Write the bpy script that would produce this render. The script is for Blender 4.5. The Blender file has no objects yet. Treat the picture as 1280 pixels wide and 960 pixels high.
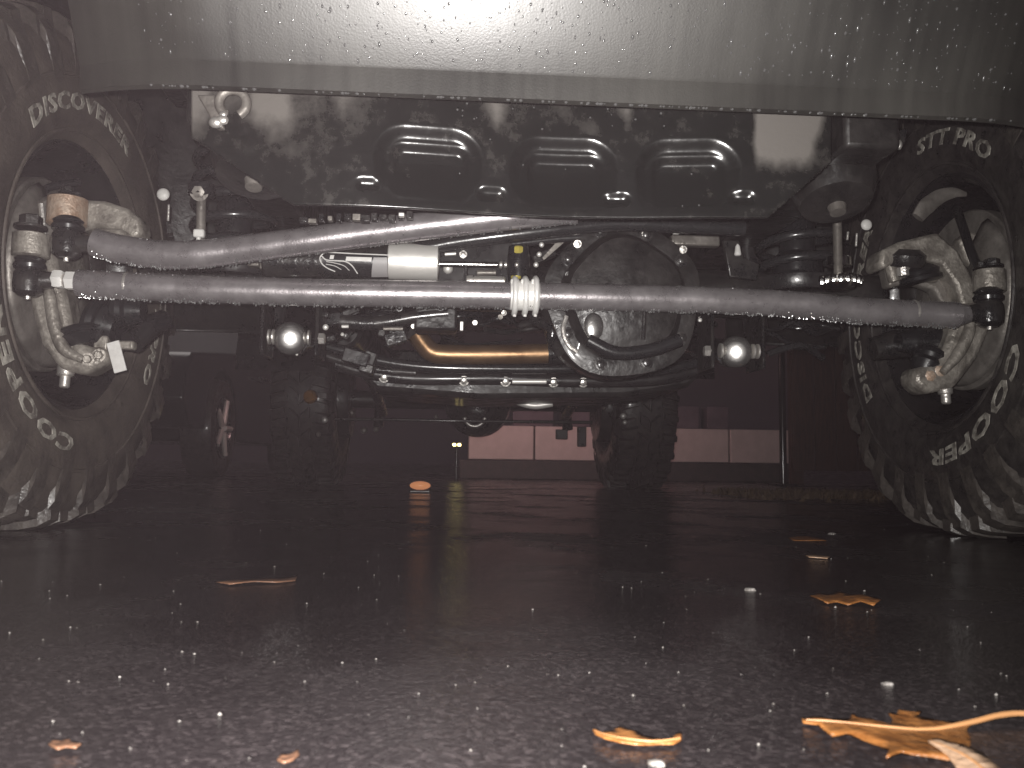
import bpy, math, random
from mathutils import Vector, Matrix
R = math.radians
rnd = random.Random(11)
scene = bpy.context.scene
col = scene.collection

# ------------------------------------------------------------------ camera
# world frame: X to the right, Y from the front axle towards the rear, Z up, ground at z = 0
CAM = Vector((-0.123, -1.556, 0.1195))
YAW, PITCH, ROLL = 0.0689, 0.0890, 0.0136
FPX = 1106.0
_fw = Vector((math.sin(YAW)*math.cos(PITCH), math.cos(YAW)*math.cos(PITCH), math.sin(PITCH)))
_r0 = Vector((math.cos(YAW), -math.sin(YAW), 0)); _u0 = _r0.cross(_fw)
_rt = _r0*math.cos(ROLL) + _u0*math.sin(ROLL)
_up = -_r0*math.sin(ROLL) + _u0*math.cos(ROLL)
cd = bpy.data.cameras.new('camera'); cam = bpy.data.objects.new('camera', cd); col.objects.link(cam)
cd.sensor_width = 36; cd.lens = 36*FPX/1280; cd.clip_start = 0.02; cd.clip_end = 300
cam.matrix_world = Matrix(((_rt.x, _up.x, -_fw.x, CAM.x), (_rt.y, _up.y, -_fw.y, CAM.y), (_rt.z, _up.z, -_fw.z, CAM.z), (0, 0, 0, 1)))
cd.dof.use_dof = True; cd.dof.focus_distance = 1.42; cd.dof.aperture_fstop = 17
scene.camera = cam

# ------------------------------------------------------------------ world, moonlight, flash, exposure
w = bpy.data.worlds.new('World'); scene.world = w; w.use_nodes = True
wn = w.node_tree; wn.nodes.clear()
sky = wn.nodes.new('ShaderNodeTexSky'); sky.sky_type = 'NISHITA'; sky.sun_disc = False
sky.sun_elevation = R(-2); sky.sun_rotation = R(200)
tint = wn.nodes.new('ShaderNodeMix'); tint.data_type = 'RGBA'; tint.blend_type = 'MIX'
tint.inputs[0].default_value = 0.75; tint.inputs[7].default_value = (0.30, 0.21, 0.25, 1)
bg = wn.nodes.new('ShaderNodeBackground'); bg.inputs[1].default_value = 0.04
wo = wn.nodes.new('ShaderNodeOutputWorld')
wn.links.new(sky.outputs[0], tint.inputs[6]); wn.links.new(tint.outputs[2], bg.inputs[0]); wn.links.new(bg.outputs[0], wo.inputs[0])

sd = bpy.data.lights.new('moon', 'SUN'); sd.energy = 0.02; sd.angle = R(10); sd.color = (1, .93, .9)
so = bpy.data.objects.new('moon', sd); so.rotation_euler = (R(50), 0, R(200)); col.objects.link(so)

FLASH = CAM + _up*0.016 - _rt*0.012          # the phone's flash, beside its lens
fd = bpy.data.lights.new('phone_flash', 'SPOT'); fd.energy = 96; fd.spot_size = R(132); fd.spot_blend = 1.0
fd.shadow_soft_size = 0.004; fd.color = (1.0, .965, .93)
fo = bpy.data.objects.new('phone_flash', fd); col.objects.link(fo)
_ft = (_fw + _up*0.14 - _rt*0.20).normalized()
fo.matrix_world = Matrix.Translation(FLASH) @ _ft.to_track_quat('-Z', 'Y').to_matrix().to_4x4()

scene.view_settings.view_transform = 'Standard'; scene.view_settings.look = 'None'
scene.view_settings.exposure = 0; scene.view_settings.gamma = 1
scene.render.engine = 'CYCLES'
scene.cycles.use_denoising = True
scene.cycles.use_adaptive_sampling = True; scene.cycles.adaptive_threshold = .02
scene.cycles.max_bounces = 5; scene.cycles.diffuse_bounces = 2; scene.cycles.glossy_bounces = 3; scene.cycles.transmission_bounces = 4; scene.cycles.sample_clamp_indirect = 4; scene.cycles.volume_bounces = 0

def at(px, py, Y):
    """world point on the plane y = Y that a measured spot of the photograph lies on"""
    d = _fw + _rt*((px-640)/FPX) + _up*((480-py)/FPX)
    return CAM + d*((Y-CAM.y)/d.y)
def atx(px, py, X):
    d = _fw + _rt*((px-640)/FPX) + _up*((480-py)/FPX)
    return CAM + d*((X-CAM.x)/d.x)
def gnd(px, py, z=0.0):
    d = _fw + _rt*((px-640)/FPX) + _up*((480-py)/FPX)
    return CAM + d*((z-CAM.z)/d.z)
def scl(Y): return (Y-CAM.y)/FPX      # metres for one photo pixel at that depth

# ------------------------------------------------------------------ materials
M = {}
def mat(name, base, rough=.5, metal=0., coat=0., noise=None, bump=0., bscale=60, base2=None, spec=.5, rvar=0., stretch=None, coords='Object', emit=None, trans=0., ior=1.45):
    m = bpy.data.materials.new(name); m.use_nodes = True
    nt = m.node_tree; p = nt.nodes['Principled BSDF']
    p.inputs['Base Color'].default_value = (*base, 1); p.inputs['Roughness'].default_value = rough
    p.inputs['Metallic'].default_value = metal; p.inputs['Coat Weight'].default_value = coat; p.inputs['Coat Roughness'].default_value = .12
    p.inputs['Specular IOR Level'].default_value = spec; p.inputs['IOR'].default_value = ior
    p.inputs['Transmission Weight'].default_value = trans
    if emit:
        p.inputs['Emission Color'].default_value = (*emit[0], 1); p.inputs['Emission Strength'].default_value = emit[1]
    tc = nt.nodes.new('ShaderNodeTexCoord'); mp = nt.nodes.new('ShaderNodeMapping')
    nt.links.new(tc.outputs[coords], mp.inputs[0])
    if stretch: mp.inputs['Scale'].default_value = stretch
    if base2 or rvar:
        n = nt.nodes.new('ShaderNodeTexNoise'); n.inputs['Scale'].default_value = noise or 18; n.inputs['Detail'].default_value = 4; n.inputs['Roughness'].default_value = .65
        nt.links.new(mp.outputs[0], n.inputs['Vector'])
        if base2:
            cr = nt.nodes.new('ShaderNodeValToRGB'); cr.color_ramp.elements[0].position = .38; cr.color_ramp.elements[1].position = .66
            cr.color_ramp.elements[0].color = (*base, 1); cr.color_ramp.elements[1].color = (*base2, 1)
            nt.links.new(n.outputs[0], cr.inputs[0]); nt.links.new(cr.outputs[0], p.inputs['Base Color'])
        if rvar:
            mr = nt.nodes.new('ShaderNodeMapRange'); mr.inputs[1].default_value = .3; mr.inputs[2].default_value = .7
            mr.inputs[3].default_value = max(.03, rough-rvar); mr.inputs[4].default_value = min(1, rough+rvar)
            nt.links.new(n.outputs[0], mr.inputs[0]); nt.links.new(mr.outputs[0], p.inputs['Roughness'])
    if bump:
        b = nt.nodes.new('ShaderNodeBump'); b.inputs['Strength'].default_value = bump; b.inputs['Distance'].default_value = .004
        n2 = nt.nodes.new('ShaderNodeTexNoise'); n2.inputs['Scale'].default_value = bscale; n2.inputs['Detail'].default_value = 3
        nt.links.new(mp.outputs[0], n2.inputs['Vector']); nt.links.new(n2.outputs[0], b.inputs['Height']); nt.links.new(b.outputs[0], p.inputs['Normal'])
    M[name] = m
    return m

mat('rod_grey', (.29, .27, .278), .30, .66, .0, noise=34, base2=(.40, .375, .384), bump=.08, bscale=300, rvar=.05)
mat('rod_black', (.018, .018, .019), .26, 0, .4, bump=.08, bscale=120, rvar=.08)
mat('black_paint', (.010, .010, .011), .30, 0, .3, noise=14, base2=(.022, .020, .020), bump=.15, bscale=90, rvar=.12)
mat('black_dirty', (.008, .008, .008), .40, 0, .2, noise=22, base2=(.022, .020, .019), bump=.35, bscale=70, rvar=.18)
mat('black_cast', (.014, .014, .015), .32, .2, .4, noise=30, base2=(.036, .033, .031), bump=.25, bscale=160, rvar=.14)
mat('boot_rubber', (.012, .012, .013), .28, 0, .2, bump=.1, bscale=60, rvar=.08)
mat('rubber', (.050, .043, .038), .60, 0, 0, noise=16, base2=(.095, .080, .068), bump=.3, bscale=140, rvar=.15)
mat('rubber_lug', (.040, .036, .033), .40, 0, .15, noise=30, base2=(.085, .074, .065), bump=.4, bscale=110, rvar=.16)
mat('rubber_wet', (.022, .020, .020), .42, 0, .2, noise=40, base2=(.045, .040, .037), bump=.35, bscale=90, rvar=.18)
mat('letter_white', (.11, .10, .088), .6, 0, 0, noise=55, base2=(.46, .44, .39), bump=.2)
mat('cast_tan', (.16, .146, .128), .46, .38, .15, noise=40, base2=(.34, .315, .28), bump=.5, bscale=150, rvar=.12)
mat('cast_rust', (.30, .20, .14), .50, .3, .1, noise=30, base2=(.44, .36, .29), bump=.5, bscale=170, rvar=.1)
mat('rotor_steel', (.15, .138, .125), .46, .5, 0, noise=20, base2=(.27, .25, .228), bump=.3, bscale=120, rvar=.1)
mat('silver', (.86, .84, .80), .42, .55, 0, bump=.05, bscale=200, rvar=.06, noise=40)
mat('zinc', (.75, .72, .68), .34, .8, 0, bump=.2, bscale=300, rvar=.08, noise=60)
mat('zinc_bright', (.92, .91, .88), .38, .35, 0, bump=.1, bscale=300)
mat('zinc_yellow', (.70, .58, .12), .35, .5)
mat('chrome', (.85, .84, .82), .16, 1, 0, bump=.04, bscale=150)
mat('polished_joint', (.75, .74, .72), .24, .95, 0, bump=.05, bscale=150)
mat('copper_pipe', (.23, .135, .070), .38, .8, 0, noise=14, base2=(.36, .225, .125), bump=.1, bscale=100, rvar=.08)
mat('sticker_white', (.55, .54, .52), .45, noise=80, base2=(.66, .65, .63))
mat('sticker_grey', (.30, .29, .29), .45)
mat('water', (.10, .10, .10), .12, 0, .6, spec=1.0)
mat('leaf_brown', (.15, .055, .014), .45, 0, .25, noise=90, base2=(.29, .12, .032), bump=.5, bscale=180, rvar=.15)
mat('leaf_rib', (.36, .18, .075), .5)
mat('leaf_pale', (.40, .25, .155), .5, 0, .2, noise=60, base2=(.50, .34, .23), bump=.4, bscale=180, rvar=.15)
mat('leaf_dull', (.10, .05, .03), .5, 0, .3, noise=60, base2=(.16, .08, .045), bump=.5, bscale=180)
mat('wall_pink', (.62, .52, .50), .75, noise=8, base2=(.70, .59, .57), bump=.25, bscale=120)
mat('wall_lavender', (.12, .095, .115), .75, noise=8, base2=(.16, .125, .15), bump=.25, bscale=120)
mat('footing', (.045, .04, .04), .6, noise=20, base2=(.07, .06, .058), bump=.5, bscale=80, rvar=.15)
mat('wood_dark', (.050, .026, .020), .6, noise=12, base2=(.085, .045, .033), bump=.4, bscale=40, stretch=(6, 6, .6), rvar=.12)
mat('verge', (.06, .038, .022), .8, noise=40, base2=(.11, .075, .04))
mat('car_paint', (.008, .008, .010), .18, 0, .6)
mat('glass_dark', (.01, .01, .012), .08, 0, .2)
mat('tail_red', (.5, .12, .10), .3, emit=((1.0, .60, .57), 36))
mat('amber_lamp', (.6, .25, .05), .3, emit=((1.0, .40, .20), .34))
mat('yellow_lamp', (.6, .5, .15), .3, emit=((1.0, .80, .30), 7))
mat('amber_lens', (.75, .36, .07), .18, .75, .5)
mat('grit', (.12, .11, .10), .35, noise=300, base2=(.40, .38, .36), coat=.5)

def bumper_material():
    m = bpy.data.materials.new('bumper_plastic'); m.use_nodes = True; nt = m.node_tree; N = nt.nodes; L = nt.links
    p = N['Principled BSDF']; tc = N.new('ShaderNodeTexCoord')
    mp = N.new('ShaderNodeMapping'); mp.inputs['Scale'].default_value = (34, 1.6, 1.6); L.new(tc.outputs['Object'], mp.inputs[0])
    st = N.new('ShaderNodeTexNoise'); st.inputs['Scale'].default_value = 2.2; st.inputs['Detail'].default_value = 5; L.new(mp.outputs[0], st.inputs[0])
    big = N.new('ShaderNodeTexNoise'); big.inputs['Scale'].default_value = 5; big.inputs['Detail'].default_value = 6; L.new(tc.outputs['Object'], big.inputs[0])
    mx = N.new('ShaderNodeMath'); mx.operation = 'MULTIPLY_ADD'; mx.inputs[1].default_value = .45; L.new(st.outputs[0], mx.inputs[0]); L.new(big.outputs[0], mx.inputs[2])
    cr = N.new('ShaderNodeValToRGB'); cr.color_ramp.elements[0].position = .5; cr.color_ramp.elements[1].position = .95
    cr.color_ramp.elements[0].color = (.016, .016, .0145, 1); cr.color_ramp.elements[1].color = (.042, .041, .036, 1)
    L.new(mx.outputs[0], cr.inputs[0]); L.new(cr.outputs[0], p.inputs['Base Color'])
    mr = N.new('ShaderNodeMapRange'); mr.inputs[1].default_value = .45; mr.inputs[2].default_value = 1.0; mr.inputs[3].default_value = .33; mr.inputs[4].default_value = .45
    L.new(mx.outputs[0], mr.inputs[0]); L.new(mr.outputs[0], p.inputs['Roughness'])
    vo = N.new('ShaderNodeTexVoronoi'); vo.inputs['Scale'].default_value = 420; L.new(tc.outputs['Object'], vo.inputs[0])
    fi = N.new('ShaderNodeTexNoise'); fi.inputs['Scale'].default_value = 900; L.new(tc.outputs['Object'], fi.inputs[0])
    ad = N.new('ShaderNodeMath'); ad.operation = 'ADD'; L.new(vo.outputs[0], ad.inputs[0]); L.new(fi.outputs[0], ad.inputs[1])
    b = N.new('ShaderNodeBump'); b.inputs['Strength'].default_value = .07; b.inputs['Distance'].default_value = .001
    L.new(ad.outputs[0], b.inputs['Height']); L.new(b.outputs[0], p.inputs['Normal'])
    p.inputs['Specular IOR Level'].default_value = .8
    M['bumper_plastic'] = m
bumper_material()

def valance_material():
    m = bpy.data.materials.new('valance_plastic'); m.use_nodes = True; nt = m.node_tree; N = nt.nodes; L = nt.links
    p = N['Principled BSDF']; tc = N.new('ShaderNodeTexCoord'); p.inputs['Coat Weight'].default_value = .7; p.inputs['Coat Roughness'].default_value = .22
    a = N.new('ShaderNodeAttribute'); a.attribute_name = 'pale_patch'
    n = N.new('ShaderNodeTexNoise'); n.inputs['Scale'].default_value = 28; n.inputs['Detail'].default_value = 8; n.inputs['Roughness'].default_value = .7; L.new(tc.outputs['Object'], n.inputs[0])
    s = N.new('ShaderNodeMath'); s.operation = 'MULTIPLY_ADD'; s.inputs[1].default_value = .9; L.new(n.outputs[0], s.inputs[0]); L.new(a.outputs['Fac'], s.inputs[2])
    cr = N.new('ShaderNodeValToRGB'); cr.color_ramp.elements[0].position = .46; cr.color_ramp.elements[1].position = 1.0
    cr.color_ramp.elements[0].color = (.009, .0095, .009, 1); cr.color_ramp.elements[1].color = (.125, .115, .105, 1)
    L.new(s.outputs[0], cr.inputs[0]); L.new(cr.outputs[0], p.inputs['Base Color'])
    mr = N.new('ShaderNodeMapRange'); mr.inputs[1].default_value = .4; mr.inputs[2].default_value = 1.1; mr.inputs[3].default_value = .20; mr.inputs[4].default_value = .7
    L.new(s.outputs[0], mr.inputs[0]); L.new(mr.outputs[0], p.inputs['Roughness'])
    n2 = N.new('ShaderNodeTexNoise'); n2.inputs['Scale'].default_value = 160; n2.inputs['Detail'].default_value = 5; L.new(tc.outputs['Object'], n2.inputs[0])
    b = N.new('ShaderNodeBump'); b.inputs['Strength'].default_value = .12; b.inputs['Distance'].default_value = .003
    L.new(n2.outputs[0], b.inputs['Height']); L.new(b.outputs[0], p.inputs['Normal'])
    M['valance_plastic'] = m
valance_material()

def asphalt_material():
    m = bpy.data.materials.new('wet_asphalt'); m.use_nodes = True; nt = m.node_tree; N = nt.nodes; L = nt.links
    p = N['Principled BSDF']; tc = N.new('ShaderNodeTexCoord')
    vo = N.new('ShaderNodeTexVoronoi'); vo.inputs['Scale'].default_value = 420; L.new(tc.outputs['Object'], vo.inputs[0])
    vs = N.new('ShaderNodeTexVoronoi'); vs.inputs['Scale'].default_value = 150; L.new(tc.outputs['Object'], vs.inputs[0])
    fine = N.new('ShaderNodeTexNoise'); fine.inputs['Scale'].default_value = 320; fine.inputs['Detail'].default_value = 7; L.new(tc.outputs['Object'], fine.inputs[0])
    big = N.new('ShaderNodeTexNoise'); big.inputs['Scale'].default_value = 3.2; big.inputs['Detail'].default_value = 6; big.inputs['Roughness'].default_value = .6; L.new(tc.outputs['Object'], big.inputs[0])
    # colour: aggregate stones in dark binder
    cr = N.new('ShaderNodeValToRGB'); e = cr.color_ramp.elements
    e[0].position = 0; e[0].color = (.026, .021, .023, 1); e[1].position = 1; e[1].color = (.085, .070, .073, 1)
    k = e.new(.72); k.color = (.040, .033, .035, 1)
    sep = N.new('ShaderNodeSeparateColor'); L.new(vo.outputs['Color'], sep.inputs[0]); L.new(sep.outputs[0], cr.inputs[0])
    mxc = N.new('ShaderNodeMix'); mxc.data_type = 'RGBA'; mxc.blend_type = 'MULTIPLY'; mxc.inputs[0].default_value = .6
    L.new(cr.outputs[0], mxc.inputs[6]); L.new(big.outputs[0], mxc.inputs[7]); L.new(mxc.outputs[2], p.inputs['Base Color'])
    # wet film: smooth where the water stands, stony where it has drained
    film = N.new('ShaderNodeMapRange'); film.inputs[1].default_value = .46; film.inputs[2].default_value = .66; L.new(big.outputs[0], film.inputs[0])
    ro = N.new('ShaderNodeMapRange'); ro.inputs[3].default_value = .12; ro.inputs[4].default_value = .40; L.new(film.outputs[0], ro.inputs[0]); L.new(ro.outputs[0], p.inputs['Roughness'])
    h = N.new('ShaderNodeMath'); h.operation = 'MULTIPLY_ADD'; h.inputs[1].default_value = -.8; L.new(vo.outputs['Distance'], h.inputs[0]); L.new(fine.outputs[0], h.inputs[2])
    h2 = N.new('ShaderNodeMath'); h2.operation = 'MULTIPLY_ADD'; h2.inputs[1].default_value = -.4; L.new(vs.outputs['Distance'], h2.inputs[0]); L.new(h.outputs[0], h2.inputs[2])
    bs = N.new('ShaderNodeMapRange'); bs.inputs[3].default_value = .10; bs.inputs[4].default_value = .18; L.new(film.outputs[0], bs.inputs[0])
    b = N.new('ShaderNodeBump'); b.inputs['Distance'].default_value = .004; L.new(bs.outputs[0], b.inputs['Strength'])
    L.new(h2.outputs[0], b.inputs['Height']); L.new(b.outputs[0], p.inputs['Normal'])
    M['wet_asphalt'] = m
asphalt_material()

# ------------------------------------------------------------------ mesh helpers
def V(*a): return Vector(a)
def perp(d):
    a = V(0, 0, 1) if abs(d.z) < .9 else V(1, 0, 0)
    u = d.cross(a).normalized(); return u, d.cross(u).normalized()
def spline(pts, n=6):
    pts = [Vector(p) for p in pts]
    if len(pts) < 3: return pts
    P = [pts[0]*2-pts[1]] + pts + [pts[-1]*2-pts[-2]]; out = []
    for i in range(1, len(P)-2):
        a, b, c, d = P[i-1], P[i], P[i+1], P[i+2]
        for k in range(n):
            t = k/n
            out.append(.5*((2*b)+(c-a)*t+(2*a-5*b+4*c-d)*t*t+(3*b-a-3*c+d)*t**3))
    out.append(pts[-1]); return out
class MB:
    def __init__(s): s.v = []; s.f = []
    def add(s, vs, fs):
        o = len(s.v); s.v += [tuple(x) for x in vs]; s.f += [tuple(i+o for i in f) for f in fs]; return s
    def tube(s, pts, r, seg=14, cap=True, flat=1.0):
        pts = [Vector(p) for p in pts]; n = len(pts)
        rs = r if isinstance(r, (list, tuple)) else [r]*n
        if len(rs) != n: rs = [rs[min(len(rs)-1, int(i*(len(rs)-1)/(n-1)))] + (rs[min(len(rs)-1, int(i*(len(rs)-1)/(n-1))+1)]-rs[min(len(rs)-1, int(i*(len(rs)-1)/(n-1)))])*((i*(len(rs)-1)/(n-1)) % 1) for i in range(n)]
        vs = []; u = None
        for i, p in enumerate(pts):
            t = (pts[min(i+1, n-1)]-pts[max(i-1, 0)]).normalized()
            if u is None: u, _ = perp(t)
            u = (u - t*u.dot(t)).normalized(); w_ = t.cross(u)
            for k in range(seg):
                a = 2*math.pi*k/seg; vs.append(p + (u*math.cos(a)*flat + w_*math.sin(a))*rs[i])
        fs = [(i*seg+k, i*seg+(k+1) % seg, (i+1)*seg+(k+1) % seg, (i+1)*seg+k) for i in range(n-1) for k in range(seg)]
        if cap: fs += [tuple(reversed(range(seg))), tuple(range((n-1)*seg, n*seg))]
        return s.add(vs, fs)
    def lathe(s, prof, org, axis, seg=28, cap=True):
        org = Vector(org); ax = Vector(axis).normalized(); u, w_ = perp(ax); vs = []; n = len(prof)
        for r, h in prof:
            for k in range(seg):
                a = 2*math.pi*k/seg; vs.append(org + ax*h + (u*math.cos(a)+w_*math.sin(a))*r)
        fs = [(i*seg+k, i*seg+(k+1) % seg, (i+1)*seg+(k+1) % seg, (i+1)*seg+k) for i in range(n-1) for k in range(seg)]
        if cap and prof[0][0] > 1e-5: fs.append(tuple(reversed(range(seg))))
        if cap and prof[-1][0] > 1e-5: fs.append(tuple(range((n-1)*seg, n*seg)))
        return s.add(vs, fs)
    def cyl(s, a, b, r, seg=20, ch=.08):
        a = Vector(a); b = Vector(b); L_ = (b-a).length; c = min(r*ch*2, L_*.2)
        return s.lathe([(r-c, 0), (r, c), (r, L_-c), (r-c, L_)], a, b-a, seg)
    def ball(s, c, r, seg=18, sq=(1, 1, 1)):
        vs = []; fs = []; n = seg//2; c = Vector(c)
        for i in range(n+1):
            t = math.pi*i/n
            for k in range(seg):
                a = 2*math.pi*k/seg; vs.append(c + V(math.sin(t)*math.cos(a)*sq[0], math.sin(t)*math.sin(a)*sq[1], math.cos(t)*sq[2])*r)
        fs = [(i*seg+k, (i+1)*seg+k, (i+1)*seg+(k+1) % seg, i*seg+(k+1) % seg) for i in range(n) for k in range(seg)]
        return s.add(vs, fs)
    def box(s, c, size, rot=None):
        c = Vector(c); m = rot.to_matrix() if rot else Matrix.Identity(3)
        vs = [c + m @ V(x*size[0]/2, y*size[1]/2, z*size[2]/2) for x in (-1, 1) for y in (-1, 1) for z in (-1, 1)]
        return s.add(vs, [(0, 1, 3, 2), (4, 6, 7, 5), (0, 4, 5, 1), (2, 3, 7, 6), (0, 2, 6, 4), (1, 5, 7, 3)])
    def prism(s, poly, off):
        poly = [Vector(p) for p in poly]; off = Vector(off); n = len(poly)
        return s.add(poly + [p+off for p in poly], [tuple(range(n)), tuple(reversed(range(n, 2*n)))] + [(k, k+n, (k+1) % n+n, (k+1) % n) for k in range(n)])
    def bolt(s, p, ax, r, h=None):
        h = h or r*.8; ax = Vector(ax).normalized()
        s.lathe([(r*1.45, 0), (r*1.45, h*.22), (r*1.1, h*.24)], p, ax, 16)
        return s.lathe([(r, h*.24), (r, h*.9), (r*.8, h)], p, ax, 6)
    def build(s, name, material, parent=None, smooth=38, bevel=0, kind=None, label=None, sub=0):
        me = bpy.data.meshes.new(name); me.from_pydata(s.v, [], s.f); me.update()
        import bmesh
        bm = bmesh.new(); bm.from_mesh(me); bmesh.ops.recalc_face_normals(bm, faces=bm.faces); bm.to_mesh(me); bm.free()
        if smooth:
            me.polygons.foreach_set('use_smooth', [True]*len(me.polygons)); me.set_sharp_from_angle(angle=R(smooth))
        me.materials.append(M[material])
        o = bpy.data.objects.new(name, me); col.objects.link(o)
        if bevel:
            b = o.modifiers.new('bevel', 'BEVEL'); b.width = bevel; b.segments = 2; b.limit_method = 'ANGLE'; b.angle_limit = R(35)
        if sub:
            d = o.modifiers.new('sub', 'SUBSURF'); d.levels = sub; d.render_levels = sub
        if parent: o.parent = parent; o.matrix_parent_inverse = Matrix.Identity(4)
        if kind: o['kind'] = kind
        if label: o['label'] = label
        return o
def thing(name, label, cat, loc=(0, 0, 0), group=None):
    o = bpy.data.objects.new(name, None); col.objects.link(o); o.location = loc
    o['label'] = label; o['category'] = cat
    if group: o['group'] = group
    return o
def tag(o, label, cat, group=None):
    o['label'] = label; o['category'] = cat
    if group: o['group'] = group
    return o

# ================================================================== SETTING
o = MB().add([(-40, -12, 0), (40, -12, 0), (40, 60, 0), (-40, 60, 0)], [(0, 1, 2, 3)]).build('asphalt', 'wet_asphalt', smooth=0); o['kind'] = 'structure'
# loose grit on the wet surface: far too many to count
g = MB()
for i in range(520):
    d = .22 + 3.2*rnd.random()**1.8; a = rnd.uniform(-.62, .62) + YAW
    p = V(CAM.x + math.sin(a)*d, CAM.y + math.cos(a)*d, 0)
    r = rnd.choice((.0003, .0004, .0006, .0006, .0009))*(1 + .8*rnd.random())
    vs = [p+V(rnd.uniform(.6, 1)*r*x, rnd.uniform(.6, 1)*r*y, rnd.uniform(.5, .9)*r*z+r*.2) for x, y, z in ((1, 0, 0), (-1, 0, 0), (0, 1, 0), (0, -1, 0), (0, 0, 1))]
    g.add(vs, [(0, 2, 4), (2, 1, 4), (1, 3, 4), (3, 0, 4)])
o = g.build('loose_grit', 'grit', smooth=0, kind='stuff'); o['label'] = 'pale specks of grit scattered over the wet asphalt'; o['category'] = 'grit'

# ------------------------------------------------------------------ block wall beyond the rear bumper
WY = 5.0
wall = thing('block_wall', 'low wall of pale pinkish blocks seen beneath the vehicle', 'wall', (0, WY, 0))
zb, zt = at(760, 577, WY).z, at(760, 534, WY).z
fb = MB().box(((at(574, 577, WY).x+at(990, 577, WY).x)/2, .12, zb/2), (at(990, 577, WY).x-at(574, 577, WY).x, .34, zb)).build('footing', 'footing', wall, bevel=.008)
pitch_ = (at(912, 555, WY).x - at(668, 555, WY).x)/3
x0 = at(668, 555, WY).x
bmesh_ = None
for i in range(-1, 4):
    if bmesh_ is None:
        blk = MB().box((0, 0, 0), (pitch_-.012, .20, zt-zb-.006)).build('block', 'wall_pink', wall, bevel=.006); bmesh_ = blk.data
    else:
        blk = bpy.data.objects.new('block', bmesh_); col.objects.link(blk); blk.parent = wall
        b = blk.modifiers.new('bevel', 'BEVEL'); b.width = .006; b.segments = 2
    blk.location = (x0 + (i+.5)*pitch_, .10+rnd.uniform(-.004, .004), (zb+zt)/2+.002)
for a, b_ in ((835, 870), (880, 906), (700, 735), (640, 690)):
    xa, xb = at(a, 520, WY+.2).x, at(b_, 520, WY+.2).x
    MB().box(((xa+xb)/2, .2, zt+.09), (xb-xa, .18, .17)).build('block', 'wall_lavender', wall, bevel=.006)

# ------------------------------------------------------------------ dark board fence and verge on the right
fx0 = at(992, 560, 4.3).x
fence = thing('board_fence', 'dark reddish brown board fence behind the right front tyre', 'fence', (fx0, 4.3, 0))
for i in range(16):
    MB().box((.07+.15*i, rnd.uniform(-.004, .004), .62), (.14, .022, 1.05)).build('board', 'wood_dark', fence, bevel=.004)
for z in (.3, .95): MB().box((1.2, .035, z), (2.4, .04, .09)).build('rail', 'wood_dark', fence, bevel=.004)
for x in (.05, 1.2, 2.35): MB().box((x, .085, .6), (.09, .055, 1.2)).build('post', 'wood_dark', fence, bevel=.004)
vg = MB(); a0 = gnd(935, 622); 
for i in range(5200):
    p = V(a0.x + rnd.random()**1.2*2.6, a0.y + rnd.gauss(.2, .16), 0); h = rnd.uniform(.008, .035); t = rnd.uniform(0, 6.28); l = rnd.uniform(.004, .012)
    d = V(math.cos(t), math.sin(t), 0)*l; k = V(rnd.uniform(-1, 1), rnd.uniform(-1, 1), 0)*h*.6
    vg.add([p-d, p+d, p+k+V(0, 0, h)], [(0, 1, 2)])
o = vg.build('dead_grass', 'verge', smooth=0, kind='stuff'); o['label'] = 'strip of dead brown grass beside the right front tyre'; o['category'] = 'grass'
pp = gnd(979, 606)
pp = at(979, 590, 3.9)
post = thing('metal_post', 'thin black metal post standing at the end of the pinkish wall', 'post', (pp.x, 3.9, 0))
MB().tube([(0, 0, 0), (0, 0, 1.6)], .022, 14).build('shaft', 'car_paint', post)
MB().box((0, 0, .006), (.14, .14, .012)).build('base_plate', 'black_paint', post, bevel=.002)
MB().lathe([(.03, 1.6), (.032, 1.62), (.0, 1.65)], (0, 0, 0), (0, 0, 1), 16).build('cap', 'car_paint', post)

# small lamps far behind
def path_lamp(px, py, Y, m, label, r, posts=1):
    p = at(px, py, Y); t = thing('path_lamp', label, 'lamp', (p.x, Y, 0))
    MB().tube([(0, 0.01, 0), (0, 0.01, max(.02, p.z-r))], .012, 10).build('stake', 'black_paint', t)
    for k in range(posts):
        xo = (k-(posts-1)/2)*r*2.6
        MB().ball((xo, 0, p.z), r, 14, (1, 1, .85)).build('lens', m, t)
    MB().lathe([(r*1.5*posts, p.z+r*.95), (r*1.4*posts, p.z+r*1.15), (0.001, p.z+r*1.5)], (0, 0, 0), (0, 0, 1), 16).build('cap', 'black_paint', t)
mk = gnd(525, 616); mt = thing('ground_marker', 'small glowing orange marker low on the asphalt between the rear tyres', 'marker', mk)
MB().box((0, 0, .006), (.08, .06, .012)).build('base', 'black_paint', mt, bevel=.004)
MB().ball((0, 0, .028), .027, 20, (1.5, .9, .62)).build('lens', 'amber_lamp', mt)
path_lamp(571, 556, 4.6, 'yellow_lamp', 'tiny twin yellow lamp left of the pinkish wall', .013, 2)

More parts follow.
